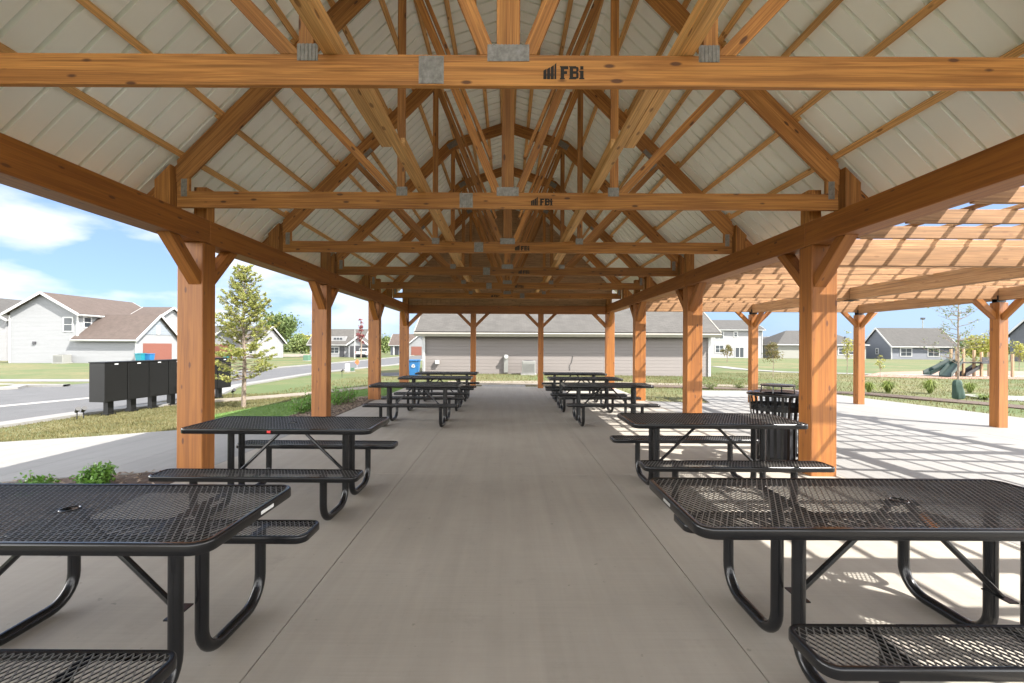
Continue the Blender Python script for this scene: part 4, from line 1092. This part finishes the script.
# ------------------------------------------------------------------ houses
class House:
    def __init__(s, name, label, loc, group=None, cat='house'):
        s.r = thing(name, label, cat, loc, group); s.W = W[s.r]
    def prism(s, name, poly, a0, a1, axis, mat, parent=None):
        """poly in (horizontal, z); swept along the other horizontal axis from a0 to a1"""
        bm = bmesh.new(); f = (lambda h, a, z: (h, a, z)) if axis == 'y' else (lambda h, a, z: (a, h, z))
        lo = [bm.verts.new(f(h, a0, z)) for h, z in poly]; hi = [bm.verts.new(f(h, a1, z)) for h, z in poly]
        bm.faces.new(lo); bm.faces.new(hi[::-1])
        for i in range(len(poly)): bm.faces.new((lo[i-1], lo[i], hi[i], hi[i-1]))
        return obj(name, bm, mat, parent or s.r, s.W)
    def gable(s, h0, h1, a0, a1, ze, rise, axis, wall, roof, oh=.35, trim='white', z0=-.3, rt=.16):
        """block with its gables at a0 and a1 (ridge runs along 'axis')"""
        m = (h0+h1)/2
        w = s.prism('wall', [(h0, z0), (h1, z0), (h1, ze), (m, ze+rise), (h0, ze)], a0, a1, axis, wall)
        sl = rise/(m-h0); e = ze-oh*sl
        bm = bmesh.new(); f = (lambda h, a, z: (h, a, z)) if axis == 'y' else (lambda h, a, z: (a, h, z))
        fl = bpy.data
        for sg in (-1, 1):
            hh = m+sg*(m-h0+oh); A0, A1 = a0-oh, a1+oh; up = rt
            # slab as its own object so that the shingles follow the slope
            p0 = Vector(f(hh, A0, e+.01)); p1 = Vector(f(hh, A1, e+.01)); p2 = Vector(f(m, A0, ze+rise+.01))
            xa = (p1-p0); La = xa.length; xa.normalize(); ya = (p2-p0); Lb = ya.length; ya.normalize(); za = xa.cross(ya)
            if za.z < 0: xa, p0 = -xa, p1; za = xa.cross(ya)
            R = Matrix((xa, ya, za)).transposed().to_4x4(); Mx = s.W @ Matrix.Translation(p0) @ R
            b2 = bmesh.new(); add_box(b2, 0, La, 0, Lb-.0, 0, up); obj('roof', b2, roof, s.r, Mx)
            for (q0, q1) in ((-.05, 0.0), (La, La+.05)):
                b2 = bmesh.new(); add_box(b2, q0, q1, -.02, Lb, -.10, up+.02); obj('fascia', b2, M[trim], s.r, Mx)
            b2 = bmesh.new(); add_box(b2, -.05, La+.05, -.14, -.002, -.08, .10); obj('gutter', b2, M[trim], s.r, Mx)
        bm.free()
        return w
    def hip(s, x0, x1, y0, y1, ze, rise, run, wall, roof, oh=.4, z0=-.3):
        w = s.prism('wall', [(x0, z0), (x1, z0), (x1, ze), (x0, ze)], y0, y1, 'y', wall)
        bm = bmesh.new(); X0, X1, Y0, Y1 = x0-oh, x1+oh, y0-oh, y1+oh; ym = (Y0+Y1)/2
        b = [bm.verts.new(v) for v in ((X0, Y0, ze), (X1, Y0, ze), (X1, Y1, ze), (X0, Y1, ze))]; t = [bm.verts.new((X0+run, ym, ze+rise)), bm.verts.new((X1-run, ym, ze+rise))]
        for q in ((b[0], b[1], t[1], t[0]), (b[1], b[2], t[1]), (b[2], b[3], t[0], t[1]), (b[3], b[0], t[0]), (b[3], b[2], b[1], b[0])): bm.faces.new(q)
        obj('roof', bm, roof, s.r, s.W)
        b2 = bmesh.new()
        for (xa, xb, ya, yb) in ((X0, X1, Y0-.05, Y0), (X0, X1, Y1, Y1+.05), (X0-.05, X0, Y0-.05, Y1+.05), (X1, X1+.05, Y0-.05, Y1+.05)): add_box(b2, xa, xb, ya, yb, ze-.12, ze+.06)
        obj('fascia', b2, M['white'], s.r, s.W); return w
    def panel(s, name, c, w, h, face, mat, d=.05, parent=None):
        """thin raised box on a wall: face '-y' looks at the camera, '+x' to the right, '-x' to the left"""
        x, y, z = c; bm = bmesh.new()
        if face == '-y': add_box(bm, x-w/2, x+w/2, y-d, y+.02, z-h/2, z+h/2)
        elif face == '+x': add_box(bm, x-.02, x+d, y-w/2, y+w/2, z-h/2, z+h/2)
        else: add_box(bm, x-d, x+.02, y-w/2, y+w/2, z-h/2, z+h/2)
        return obj(name, bm, mat, parent or s.r, s.W)
    def window(s, c, w, h, face, double=False):
        fr = s.panel('window', c, w+.24, h+.24, face, M['white'], .05)
        n = 2 if double else 1; ww = w/n
        for k in range(n):
            off = -w/2+ww*(k+.5)
            for j in (-1, 1):
                cc = (c[0]+off, c[1], c[2]+j*h/4) if face == '-y' else (c[0], c[1]+off, c[2]+j*h/4)
                s.panel('pane', cc, ww-.10, h/2-.07, face, M['glass'], .062, fr)
    def corner(s, x, y, z0, z1, w=.14):
        bm = bmesh.new(); add_box(bm, x-w/2, x+w/2, y-w/2, y+w/2, z0, z1); obj('corner_trim', bm, M['white'], s.r, s.W)

# taupe building behind the pavilion
zb = G(0, 26)
tb = House('long_house', 'long taupe sided single storey building with grey shingle roof behind the pavilion', (0, 26, zb), cat='house')
ZE = 2.45
tb.gable(0, 10.4, -4.75, 11.55, ZE, 3.0, 'x', M['sid_taupe'], M['roof_grey'], .42, 'beige')
for x in (-4.75, 11.55): tb.corner(x, 0, -.3, ZE-.15)
for px, y0_ in ((554, 2.4), (697, 2.2)):
    x = at(px, 320, 27.6).x; y = y0_; z = ZE+y*3.0/5.2+.14
    bm = bmesh.new(); add_box(bm, x-.14, x+.14, y-.14, y+.14, z-.05, z+.16); obj('roof_vent', bm, M['slide2'], tb.r, tb.W)
tb.panel('vent_hood', (at(437.5, 362, 26).x, 0, at(437.5, 362, 26).z-zb), .22, .22, '-y', M['white'], .16)
x = at(506, 370, 26).x; mtr = tb.panel('utility_meter', (x, 0, .55), .24, 1.0, '-y', M['acgrey'], .16)
bm = bmesh.new(); add_lathe(bm, [(.001, -.30), (.11, -.29), (.12, -.2), (.12, -.1)], 16)
for v in bm.verts: v.co = Vector((x+v.co.x, v.co.z, .95+v.co.y))
obj('meter_dial', bm, M['white'], mtr, tb.W, smooth=True)
bm = bmesh.new(); xw = at(571, 360, 26).x; add_tube(bm, [(xw+.1, -.02, 1.0), (xw+.05, -.03, .7), (xw-.08, -.03, .45), (xw-.05, -.02, .2)], .012, 6); obj('hanging_cable', bm, M['slide2'], tb.r, tb.W)
bm = bmesh.new(); xw = at(424.5, 340, 26).x; add_box(bm, xw-.05, xw+.05, -.09, -.01, 0, ZE-.1); obj('downspout', bm, M['white'], tb.r, tb.W)

def condenser(p, w, h, label):
    r = thing('condenser_unit', label, 'air conditioner', (p.x, p.y, p.z-.04)); Wr = W[r]
    bm = bmesh.new(); add_box(bm, -w/2-.06, w/2+.06, -w/2-.06, w/2+.06, 0, .08); obj('base_pad', bm, M['kerb'], r, Wr)
    bm = bmesh.new(); add_box(bm, -w/2, w/2, -w/2, w/2, .08, h); bmesh.ops.bevel(bm, geom=bm.edges[:], offset=.02, segments=1, affect='EDGES'); c = obj('casing', bm, M['acgrey'], r, Wr)
    bm = bmesh.new()
    for k in range(12): z = .16+k*(h-.3)/12; add_box(bm, -w/2+.05, w/2-.05, -w/2-.008, -w/2+.002, z, z+(h-.3)/12*.55)
    obj('grille', bm, M['acfin'], c, Wr)
    bm = bmesh.new(); add_lathe(bm, [(.001, h+.02), (w*.3, h+.02), (w*.42, h+.002)], 20); obj('fan_guard', bm, M['slide2'], c, Wr)
condenser(Vector((at(528.5, 374, 25.3).x, 25.3, G(1, 25.3))), .72, .78, 'pale grey air conditioner unit against the taupe wall')
def wheelie(px, py, w, h, mat, label, mark=False, Y=None, group=None):
    q = gp(px, py) if Y is None else at(px, py, Y); q.z = G(q.x, q.y)
    r = thing('recycling_bin', label, 'bin', (q.x, q.y, q.z-.04), group); Wr = W[r]; d = w*1.05
    bm = bmesh.new(); a = [bm.verts.new(v) for v in ((-w*.40, -d*.38, .03), (w*.40, -d*.38, .03), (w*.40, d*.38, .03), (-w*.40, d*.38, .03))]; b = [bm.verts.new(v) for v in ((-w/2, -d/2, h*.9), (w/2, -d/2, h*.9), (w/2, d/2, h*.9), (-w/2, d/2, h*.9))]
    bm.faces.new(a[::-1]); bm.faces.new(b)
    for i in range(4): bm.faces.new((a[i-1], a[i], b[i], b[i-1]))
    bmesh.ops.bevel(bm, geom=bm.edges[:], offset=.025, segments=2, affect='EDGES'); body = obj('body', bm, mat, r, Wr)
    bm = bmesh.new(); add_box(bm, -w/2-.03, w/2+.03, -d/2-.04, d/2+.02, h*.905, h); bmesh.ops.bevel(bm, geom=bm.edges[:], offset=.03, segments=2, affect='EDGES'); obj('lid', bm, mat, r, Wr)
    for s in (-1, 1):
        bm = bmesh.new(); add_tube(bm, [(s*w*.36, d*.42, .12), (s*w*.44, d*.42, .12)], .12, 14); obj('wheel', bm, M['slide2'], r, Wr)
    bm = bmesh.new(); add_tube(bm, [(-w*.4, d*.5+.04, h*.93), (w*.4, d*.5+.04, h*.93)], .018, 8); obj('handle', bm, mat, r, Wr)
    if mark:                                 # white chasing-arrows mark
        bm = bmesh.new(); R0 = w*.20
        for k in range(3):
            a0 = math.radians(90+120*k); a1 = math.radians(90+120*(k+1)); p = Vector((math.cos(a0)*R0, 0, math.sin(a0)*R0)); e = Vector((math.cos(a1)*R0, 0, math.sin(a1)*R0))
            p_, e_ = p.lerp(e, .12), p.lerp(e, .68); dv = (e-p).normalized(); nv = Vector((-dv.z, 0, dv.x))*R0*.22
            tip = p.lerp(e, .98); q0, q1 = e_+nv*2, e_-nv*2
            yb = -d*.455
            v = [bm.verts.new((c.x, yb-.028, h*.62+c.z)) for c in (p_-nv, p_+nv, e_+nv, e_-nv)]; bm.faces.new(v)
            v = [bm.verts.new((c.x, yb-.029, h*.62+c.z)) for c in (q0, tip, q1)]; bm.faces.new(v)
        g = bmesh.ops.extrude_face_region(bm, geom=bm.faces[:]); 
        for v in [x for x in g['geom'] if isinstance(x, bmesh.types.BMVert)]: v.co.y += .004
        obj('recycling_mark', bm, M['white'], body, Wr)
wheelie(414.3, 374.8, .57, .90, M['blue'], 'blue recycling bin with white arrows mark at the corner of the taupe building', True, Y=25.2)

# white house across the lawn on the right
wh = House('white_house', 'white two storey house with grey roof seen past the pergola posts', (0, 88, G(40, 88)))
X = lambda px, Y: (px-VX)*Y/F
wh.gable(0, 9, X(702, 88), X(762, 88), 5.5, 1.9, 'x', M['sid_white'], M['roof_dark'], .4)
for px in (719, ): wh.window((X(px, 88), 0, 4.3), 1.6, 1.3, '-y', True); wh.window((X(px+.5, 88), 0, 1.7), 1.6, 1.4, '-y', True)
wh.window((X(735.5, 88), 0, 4.5), .6, .9, '-y')
dr = wh.panel('patio_door', (X(739.5, 88), 0, 1.05), 1.75, 2.1, '-y', M['white'], .05)
for sg in (-1, 1): wh.panel('pane', (X(739.5, 88)+sg*.42, 0, 1.05), .7, 1.85, '-y', M['glass'], .06, dr)
wh.corner(X(762, 88), 0, -.3, 5.3)
h2 = House('distant_house', 'small distant house with dark roof right of the white two storey house', (0, 140, G(80, 140)))
h2.gable(0, 9, X(762, 140), X(776, 140), 3.9, 1.7, 'x', M['sid_white'], M['roof_dark'], .4)
h2.window((X(768.5, 140), 0, 1.7), 2, 1.6, '-y', True)
h3 = House('distant_house', 'distant flat topped tan building above the dark roofed house', (0, 190, G(110, 190)))
h3.prism('wall', [(X(770, 190), -.3), (X(783, 190), -.3), (X(783, 190), 6.9), (X(770, 190), 6.9)], 0, 10, 'y', M['tan'])
h3.prism('roof', [(X(769.5, 190), 6.91), (X(783.5, 190), 6.91), (X(783.5, 190), 7.3), (X(769.5, 190), 7.3)], -.3, 10.3, 'y', M['white'])
for px in (774, 779): h3.window((X(px, 190), 0, 5.2), 1.3, 1.2, '-y')
tp_ = House('hip_house', 'low olive grey house with hipped dark roof behind the nearest right post', (0, 88, G(60, 88)))
tp_.hip(X(778, 88), X(866, 88), 0, 10, 2.65, 2.9, 5.0, M['sid_olive'], M['roof_dark'])
for px in (842, 852): tp_.window((X(px, 88), 0, 1.4), 1.3, 1.2, '-y')
for px in (804, 845): 
    bm = bmesh.new(); add_box(bm, X(px, 90)-.1, X(px, 90)+.1, 1.9, 2.1, 3.7, 4.3); obj('roof_vent', bm, M['slide2'], tp_.r, tp_.W)
gh = House('grey_house', 'blue grey gabled house with two double windows behind the playground', (0, 88, G(80, 88)))
gh.gable(0, 6.8, X(891.5, 88), X(955, 88), 2.75, 3.3, 'x', M['sid_grey'], M['roof_dark'], .4)
for px in (906, 933.5): gh.window((X(px, 88), 0, 1.35), 2.1, 1.45, '-y', True)
gh.window((X(891.5, 88), 3.4, 1.5), .5, 1.0, '-x')
gh.corner(X(891.5, 88), 0, -.3, 2.5)
dh = House('charcoal_house', 'tall charcoal sided house cut off by the right picture edge', (0, 72, G(85, 72)))
dh.gable(0, 9, 89.5, 101, 4.6, 4.2, 'x', M['sid_dark'], M['roof_dark'], .4)
dh.window((89.5, 5, 3.4), 1.4, 1.4, '-x', True)
# two storey house on the left
lh = House('gabled_house', 'pale two storey house with brown roof and terracotta garage door across the street', (0, 53, G(-50, 53)))
Xm0, Xm1, Xg = -57.9, -50.0, -43.2
lh.gable(Xm0, Xm1, 0, 12, 5.8, 2.25, 'y', M['sid_cream'], M['roof_brown'], .45)
lh.gable(0.003, 6.6, Xm1+.003, Xg, 2.95, 2.75, 'x', M['sid_cream'], M['roof_brown'], .40)
lh.gable(7.2, 13, Xm1+.003, -46.6, 5.6, 1.6, 'x', M['sid_cream'], M['roof_brown'], .40)
lh.window((-51.1, 0, 4.45), 1.0, 1.55, '-y'); lh.window((Xm1, 1.2, 4.75), .9, 1.15, '+x')
lh.panel('garage_door', (Xg, 3.3, 1.15), 4.6, 2.3, '+x', M['door_red'], .04)
bm = bmesh.new(); poly = [(.35, 3.05), (6.25, 3.05), (3.3, 5.45)]
lh.prism('gable_shakes', [(.9, 3.35), (5.7, 3.35), (3.3, 5.4)], Xg+.002, Xg+.03, 'x', M['shakes'])
lh.panel('gable_vent', (Xg+.03, 3.3, 3.95), .6, 1.1, '+x', M['white'], .05)
lh.corner(Xm0, 0, -.3, 5.5); lh.corner(Xg, 0, -.3, 2.7); lh.corner(Xm1, 0, 2.9, 5.5)
lh.panel('dryer_vent', (-55.0, 0, 2.3), .35, .3, '-y', M['slide2'], .12)
condenser(Vector((-51.0, 52.2, G(-51, 52.2))), 1.1, 1.0, 'grey air conditioner unit at the wall of the pale two storey house')
wheelie(140.5, 361, .75, 1.15, M['teal'], 'teal wheeled bin left of the blue one by the terracotta garage', Y=53.0)
wheelie(149, 361, .8, 1.1, M['blue'], 'blue wheeled bin just in front of the terracotta garage door', Y=53.6)
lh2 = House('gabled_house', 'grey house mostly beyond the left picture edge', (0, 62, G(-70, 62)))
lh2.gable(-80, -68.2, 0, 11, 5.7, 3.1, 'y', M['sid_white'], M['roof_dark'], .45)
# house behind the conifer
ch = House('brick_house', 'low house with white gable and brick garage front behind the conifer', (0, 75, G(-45, 75)))
ch.gable(0, 9, -56, -41.3, 2.75, 2.6, 'x', M['sid_white'], M['roof_dark'], .4)
ch.gable(-47.6, -42.4, -2.6, -.003, 2.75, 1.9, 'y', M['sid_white'], M['roof_dark'], .35)
ch.panel('garage_door', (-45.2, -2.6, 1.15), 3.0, 2.3, '-y', M['door_red'], .05)
ch.window((-42.6, 0, 1.5), 1.4, 1.3, '-y', True)
wheelie(226.5, 358, .7, 1.1, M['teal'], 'teal wheeled bin in front of the brick garage behind the conifer', Y=71.5)
# house with the flagpole
fh = House('craftsman_house', 'grey roofed house with white front gable and porch beyond the street', (0, 90, G(-30, 90)))
fh.gable(0, 8, -39, -28.9, 2.6, 2.9, 'x', M['sid_white'], M['roof_grey'], .4)
fh.gable(X(348.6, 87), X(367.5, 87), -3.0, -.003, 2.5, 1.35, 'y', M['sid_cream'], M['roof_grey'], .3)
fh.panel('garage_opening', (X(361, 87), -3.0, 1.1), 2.3, 2.2, '-y', M['slide2'], .03)
fh.panel('garage_opening', (X(352, 87), -3.0, 1.1), .7, 2.1, '-y', M['slide2'], .03)
fh.prism('dormer', [(.5, 3.0), (2.4, 3.0), (2.4, 4.1), (.5, 4.0)], -35.2, -32.1, 'x', M['sid_white'])
for k in range(3): fh.panel('pane', (-34.2+k*.6, .5, 3.6), .4, .35, '-y', M['glass'], .05)
fh.window((X(334.5, 90), 0, 1.3), 1.7, 1.1, '-y', True)
fh.panel('door', (X(342, 90), 0, 1.05), .9, 2.1, '-y', M['slide2'], .05)
fp = thing('flagpole', 'thin white flagpole in front of the grey roofed house', 'flagpole', gp(354.8, 358.6))
tube_obj('pole', [(0, 0, -.1), (0, 0, 4.7)], [.06, .04], M['white'], fp, 8, W[fp]); bm = bmesh.new(); add_lathe(bm, [(.001, 4.68), (.08, 4.75), (.001, 4.83)], 10); obj('finial', bm, M['white'], fp, W[fp])
# white truck, seen from behind
Yc = 85; xc = X(360.5, Yc); vt = thing('parked_truck', 'white pickup truck parked at the garage of the grey roofed house', 'truck', (xc, Yc, G(xc, Yc)-.03)); Wv = W[vt]
def vbox(n, a, mat, par, bev=.06):
    bm = bmesh.new(); add_box(bm, *a); bmesh.ops.bevel(bm, geom=bm.edges[:], offset=bev, segments=2, affect='EDGES'); return obj(n, bm, mat, par, Wv)
body = vbox('body', (-.98, .98, 0, 5.3, .45, 1.12), M['white'], vt)
cab = vbox('cab', (-.86, .86, 1.7, 3.9, 1.10, 1.78), M['white'], vt, .12)
vbox('rear_window', (-.70, .70, 1.685, 1.705, 1.2, 1.66), M['glass'], cab, .005)
vbox('bumper', (-.95, .95, -.14, .02, .45, .66), M['slide2'], vt, .02)
for sx in (-1, 1):
    vbox('tail_light', (sx*.88-.07, sx*.88+.07, -.015, .02, .75, 1.05), M['red'], body, .01)
    for yy in (.95, 4.3):
        bm = bmesh.new(); add_tube(bm, [(sx*.7, yy, .38), (sx*.94, yy, .38)], .38, 18); obj('wheel', bm, M['slide2'], vt, Wv)
# brick house by the fourth post
bh = House('brick_house', 'distant house with brown roof and brick garage beside the fourth left post', (0, 118, G(-28, 118)))
bh.gable(0, 8, X(390.5, 118), X(421, 118), 2.7, 2.7, 'x', M['sid_grey'], M['roof_brown'], .4)
bh.gable(X(408, 114), X(436, 114), -4, -.003, 2.7, 2.9, 'y', M['sid_cream'], M['roof_brown'], .4)
bh.panel('garage_door', (X(416.5, 114), -4, 1.1), 2.6, 2.2, '-y', M['door_red'], .05)
bh.corner(X(394, 118), -.1, -.3, 2.5, .4); bh.panel('door', (X(396.5, 118), 0, 1.05), 1.0, 2.1, '-y', M['slide2'], .05)

# ------------------------------------------------------------------ small street furniture
def pedestal(px, py, w, h, mat, name, label, Y=None):
    q = gp(px, py) if Y is None else at(px, py, Y)
    r = thing(name, label, 'utility box', (q.x, q.y, G(q.x, q.y)-.05)); Wr = W[r]
    bm = bmesh.new(); add_box(bm, -w/2, w/2, -w/2, w/2, .06, h); bmesh.ops.bevel(bm, geom=bm.edges[:], offset=.02, segments=1, affect='EDGES'); c = obj('cabinet', bm, mat, r, Wr)
    bm = bmesh.new(); add_box(bm, -w/2-.03, w/2+.03, -w/2-.03, w/2+.03, 0, .06); obj('base', bm, M['kerb'], r, Wr)
    bm = bmesh.new(); add_box(bm, -w*.4, w*.4, -w/2-.008, -w/2-.001, h*.2, h*.85); obj('door', bm, mat, c, Wr)
pedestal(347.5, 371.5, .28, .62, M['white'], 'utility_pedestal', 'white utility pedestal on the verge beside the second left post')
pedestal(352.5, 371, .24, .30, M['utilgreen'], 'utility_box', 'small green utility box right of the white pedestal')
pedestal(307, 360.5, .75, .8, M['utilgreen'], 'utility_box', 'green transformer box on the far lawn near the second post')
sg = gp(357, 368); r = thing('arrow_sign', 'small orange sign on a stake beside the street', 'sign', (sg.x, sg.y, sg.z-.05))
tube_obj('stake', [(0, 0, 0), (0, 0, .75)], .015, M['white'], r, 6, W[r])
bm = bmesh.new(); v = [(-.17, .52), (.08, .30), (.08, .42), (.17, .42), (.17, .70), (.08, .70), (.08, .82), (-.17, .60)]
lo = [bm.verts.new((a, -.03, b)) for a, b in v]; hi = [bm.verts.new((a, -.018, b)) for a, b in v]; bm.faces.new(lo); bm.faces.new(hi[::-1])
for i in range(len(v)): bm.faces.new((lo[i-1], lo[i], hi[i], hi[i-1]))
obj('panel', bm, M['signorange'], r, W[r])
lp = thing('light_mast', 'tall sports light mast behind the blue grey house', 'light mast', (X(922.5, 160), 160, G(146, 160)))
tube_obj('mast', [(0, 0, 0), (0, 0, 13.2)], [.2, .13], M['acgrey'], lp, 8, W[lp]); bm = bmesh.new(); add_box(bm, -.7, .7, -.12, .12, 12.7, 12.9)
for k in (-.5, 0, .5): add_box(bm, k-.18, k+.18, -.3, .12, 12.92, 13.4)
obj('lamp_bar', bm, M['slide2'], lp, W[lp])
# playground
pg = thing('playground', 'playground frame with two dark green slides and timber posts on red mulch', 'playground', gp(950, 376)); Wp = W[pg]; o = Wp.translation
Yp = o.y; loc = lambda px, py, dy=0.0: at(px, py, Yp+dy)-o
def slide(name, a, b, w, mat):
    a, b = loc(*a), loc(*b); bm = bmesh.new(); side = Vector((0, 1, 0)) if abs(a.x-b.x) > .2 else Vector((1, 0, 0)); n = 8; rows = []
    for i in range(n+1):
        t = i/n; p = a.lerp(b, t); p.z = a.z+(b.z-a.z)*(t**.85 if t < 1 else 1)
        prof = [(-w/2-.04, .20), (-w/2, .20), (-w/2+.06, .02), (w/2-.06, .02), (w/2, .20), (w/2+.04, .20), (w/2+.02, -.04), (-w/2-.02, -.04)]
        rows.append([bm.verts.new(p+side*u+Vector((0, 0, z))) for u, z in prof])
    for r0, r1 in zip(rows, rows[1:]):
        for k in range(8): bm.faces.new((r0[k], r0[(k+1) % 8], r1[(k+1) % 8], r1[k]))
    bm.faces.new(rows[0]); bm.faces.new(rows[-1][::-1]); obj(name, bm, mat, pg, Wp)
slide('slide', (953, 360.5, 0), (927, 374, 0), .5, M['slide']); slide('slide', (957, 361, -.4), (945, 376, -1.2), .7, M['slide'])
slide('slide', (978, 366, .3), (962, 376, 0), .45, M['slide2'])
for px, py, dy in ((951, 349, .3), (957, 347, -.4), (963.5, 349, 0), (974, 350, .2), (981.5, 352, 0), (989, 352, .5), (1012.5, 354, 0)):
    t = loc(px, py, dy); b_ = t.copy(); b_.z = -.1; 
    board('post', o+b_, o+t, .11, .11, M['postwood'], pg, up=(1, 0, 0))
a, b_ = loc(949, 361, .1), loc(958, 361, .1); bm = bmesh.new(); add_box(bm, a.x, b_.x+.1, -.5, .7, a.z-.12, a.z-.04); obj('deck', bm, M['slide2'], pg, Wp)
a, b_ = loc(972, 356), loc(985, 356); bm = bmesh.new(); add_box(bm, a.x, b_.x, -.6, .7, a.z-.45, a.z-.37); add_box(bm, a.x, b_.x, -.62, -.58, a.z-.35, a.z-.05); obj('deck', bm, M['slide2'], pg, Wp)

# ------------------------------------------------------------------ sky, sun, camera
w = bpy.data.worlds.new('World'); sc.world = w; w.use_nodes = True; nt = w.node_tree
bg = nt.nodes['Background']; sky = N(nt, 'ShaderNodeTexSky', sky_type='NISHITA'); sky.sun_disc = False
SUN = Vector((.78, -.47, 1.0)).normalized()
sky.sun_elevation = math.asin(SUN.z); sky.sun_rotation = math.atan2(SUN.x, SUN.y); sky.altitude = 200; sky.air_density = 1.0; sky.dust_density = 0.6; sky.ozone_density = 1.0
tc = N(nt, 'ShaderNodeTexCoord'); sp = N(nt, 'ShaderNodeSeparateXYZ'); nt.links.new(tc.outputs['Generated'], sp.inputs[0])
cb = N(nt, 'ShaderNodeMapping'); cb.inputs['Scale'].default_value = (2.6, 2.6, 7.5); cb.inputs['Location'].default_value = (.35, .2, .1); nt.links.new(tc.outputs['Generated'], cb.inputs[0])
nz = N(nt, 'ShaderNodeTexNoise', Scale=1.55, Detail=9, Roughness=.5, Distortion=.0); nt.links.new(cb.outputs[0], nz.inputs['Vector'])
cl = ramp(nt, nz.outputs[0], [(.42, (0, 0, 0)), (.54, (1, 1, 1))])
side = N(nt, 'ShaderNodeMapRange'); side.inputs['From Min'].default_value = .35; side.inputs['From Max'].default_value = -.55; side.inputs['To Min'].default_value = .10; side.inputs['To Max'].default_value = .80; nt.links.new(sp.outputs[0], side.inputs[0])
lowb = ramp(nt, sp.outputs[2], [(.0, (.45, .45, .45)), (.06, (1, 1, 1)), (.19, (1, 1, 1)), (.27, (.06, .06, .06))])
m0 = N(nt, 'ShaderNodeMath', operation='MULTIPLY'); nt.links.new(cl, m0.inputs[0]); nt.links.new(lowb, m0.inputs[1])
mm = N(nt, 'ShaderNodeMath', operation='MULTIPLY'); nt.links.new(m0.outputs[0], mm.inputs[0]); nt.links.new(side.outputs[0], mm.inputs[1])
blue = mixrgb(nt, 1.0, sky.outputs[0], (0.155, 0.21, 0.285), 'MULTIPLY')
blue = mixrgb(nt, .60, blue, (0.64, 0.86, 1.34))
skyc = mixrgb(nt, mm.outputs[0], blue, (1.55, 1.6, 1.7))
# added unseen glow, overhead and low beside and behind camera, to light the interior
hz = ramp(nt, sp.outputs[2], [(.55, (0, 0, 0)), (.90, (1, 1, 1))])
skyc = mixrgb(nt, hz, skyc, (2.9, 2.85, 2.8))
bk = N(nt, 'ShaderNodeMapRange'); bk.inputs['From Min'].default_value = .56; bk.inputs['From Max'].default_value = .20; nt.links.new(sp.outputs[1], bk.inputs[0])
lw = ramp(nt, sp.outputs[2], [(.28, (1, 1, 1)), (.50, (0, 0, 0))])
bb = N(nt, 'ShaderNodeMapRange'); bb.inputs['From Min'].default_value = -.75; bb.inputs['From Max'].default_value = -.35; bb.inputs['To Min'].default_value = .55; bb.inputs['To Max'].default_value = 1.0; nt.links.new(sp.outputs[1], bb.inputs[0])
b2 = N(nt, 'ShaderNodeMath', operation='MULTIPLY'); nt.links.new(bk.outputs[0], b2.inputs[0]); nt.links.new(bb.outputs[0], b2.inputs[1])
vx = N(nt, 'ShaderNodeMath', operation='MULTIPLY'); nt.links.new(lw, vx.inputs[0]); nt.links.new(b2.outputs[0], vx.inputs[1])
skyc = mixrgb(nt, vx.outputs[0], skyc, (15.0, 14.8, 14.4))
nt.links.new(skyc, bg.inputs[0]); bg.inputs[1].default_value = 0.15
L = bpy.data.lights.new('sun', 'SUN'); L.energy = 2.6; L.angle = math.radians(.53); L.color = (1.0, .955, .89)
lo = bpy.data.objects.new('sun', L); COL.objects.link(lo); lo.rotation_euler = (-SUN).to_track_quat('-Z', 'Y').to_euler(); lo.location = (20, -15, 40)

cam = bpy.data.cameras.new('camera'); co = bpy.data.objects.new('camera', cam); COL.objects.link(co)
cam.lens = 16; cam.sensor_width = 36; cam.clip_start = .05; cam.clip_end = 4000
cam.shift_x = (512-VX)/1024; cam.shift_y = (VY-341.5)/1024
co.matrix_world = Matrix.Translation((0, 0, H)) @ Matrix.Rotation(math.pi/2, 4, 'X') @ Matrix.Rotation(ROLL, 4, 'Z')
sc.camera = co
sc.view_settings.view_transform = 'Standard'; sc.view_settings.look = 'None'; sc.view_settings.exposure = 2.42; sc.view_settings.gamma = 1.0
sc.cycles.max_bounces = 8; sc.cycles.diffuse_bounces = 6; sc.cycles.use_denoising = True; sc.cycles.caustics_reflective = False; sc.cycles.caustics_refractive = False
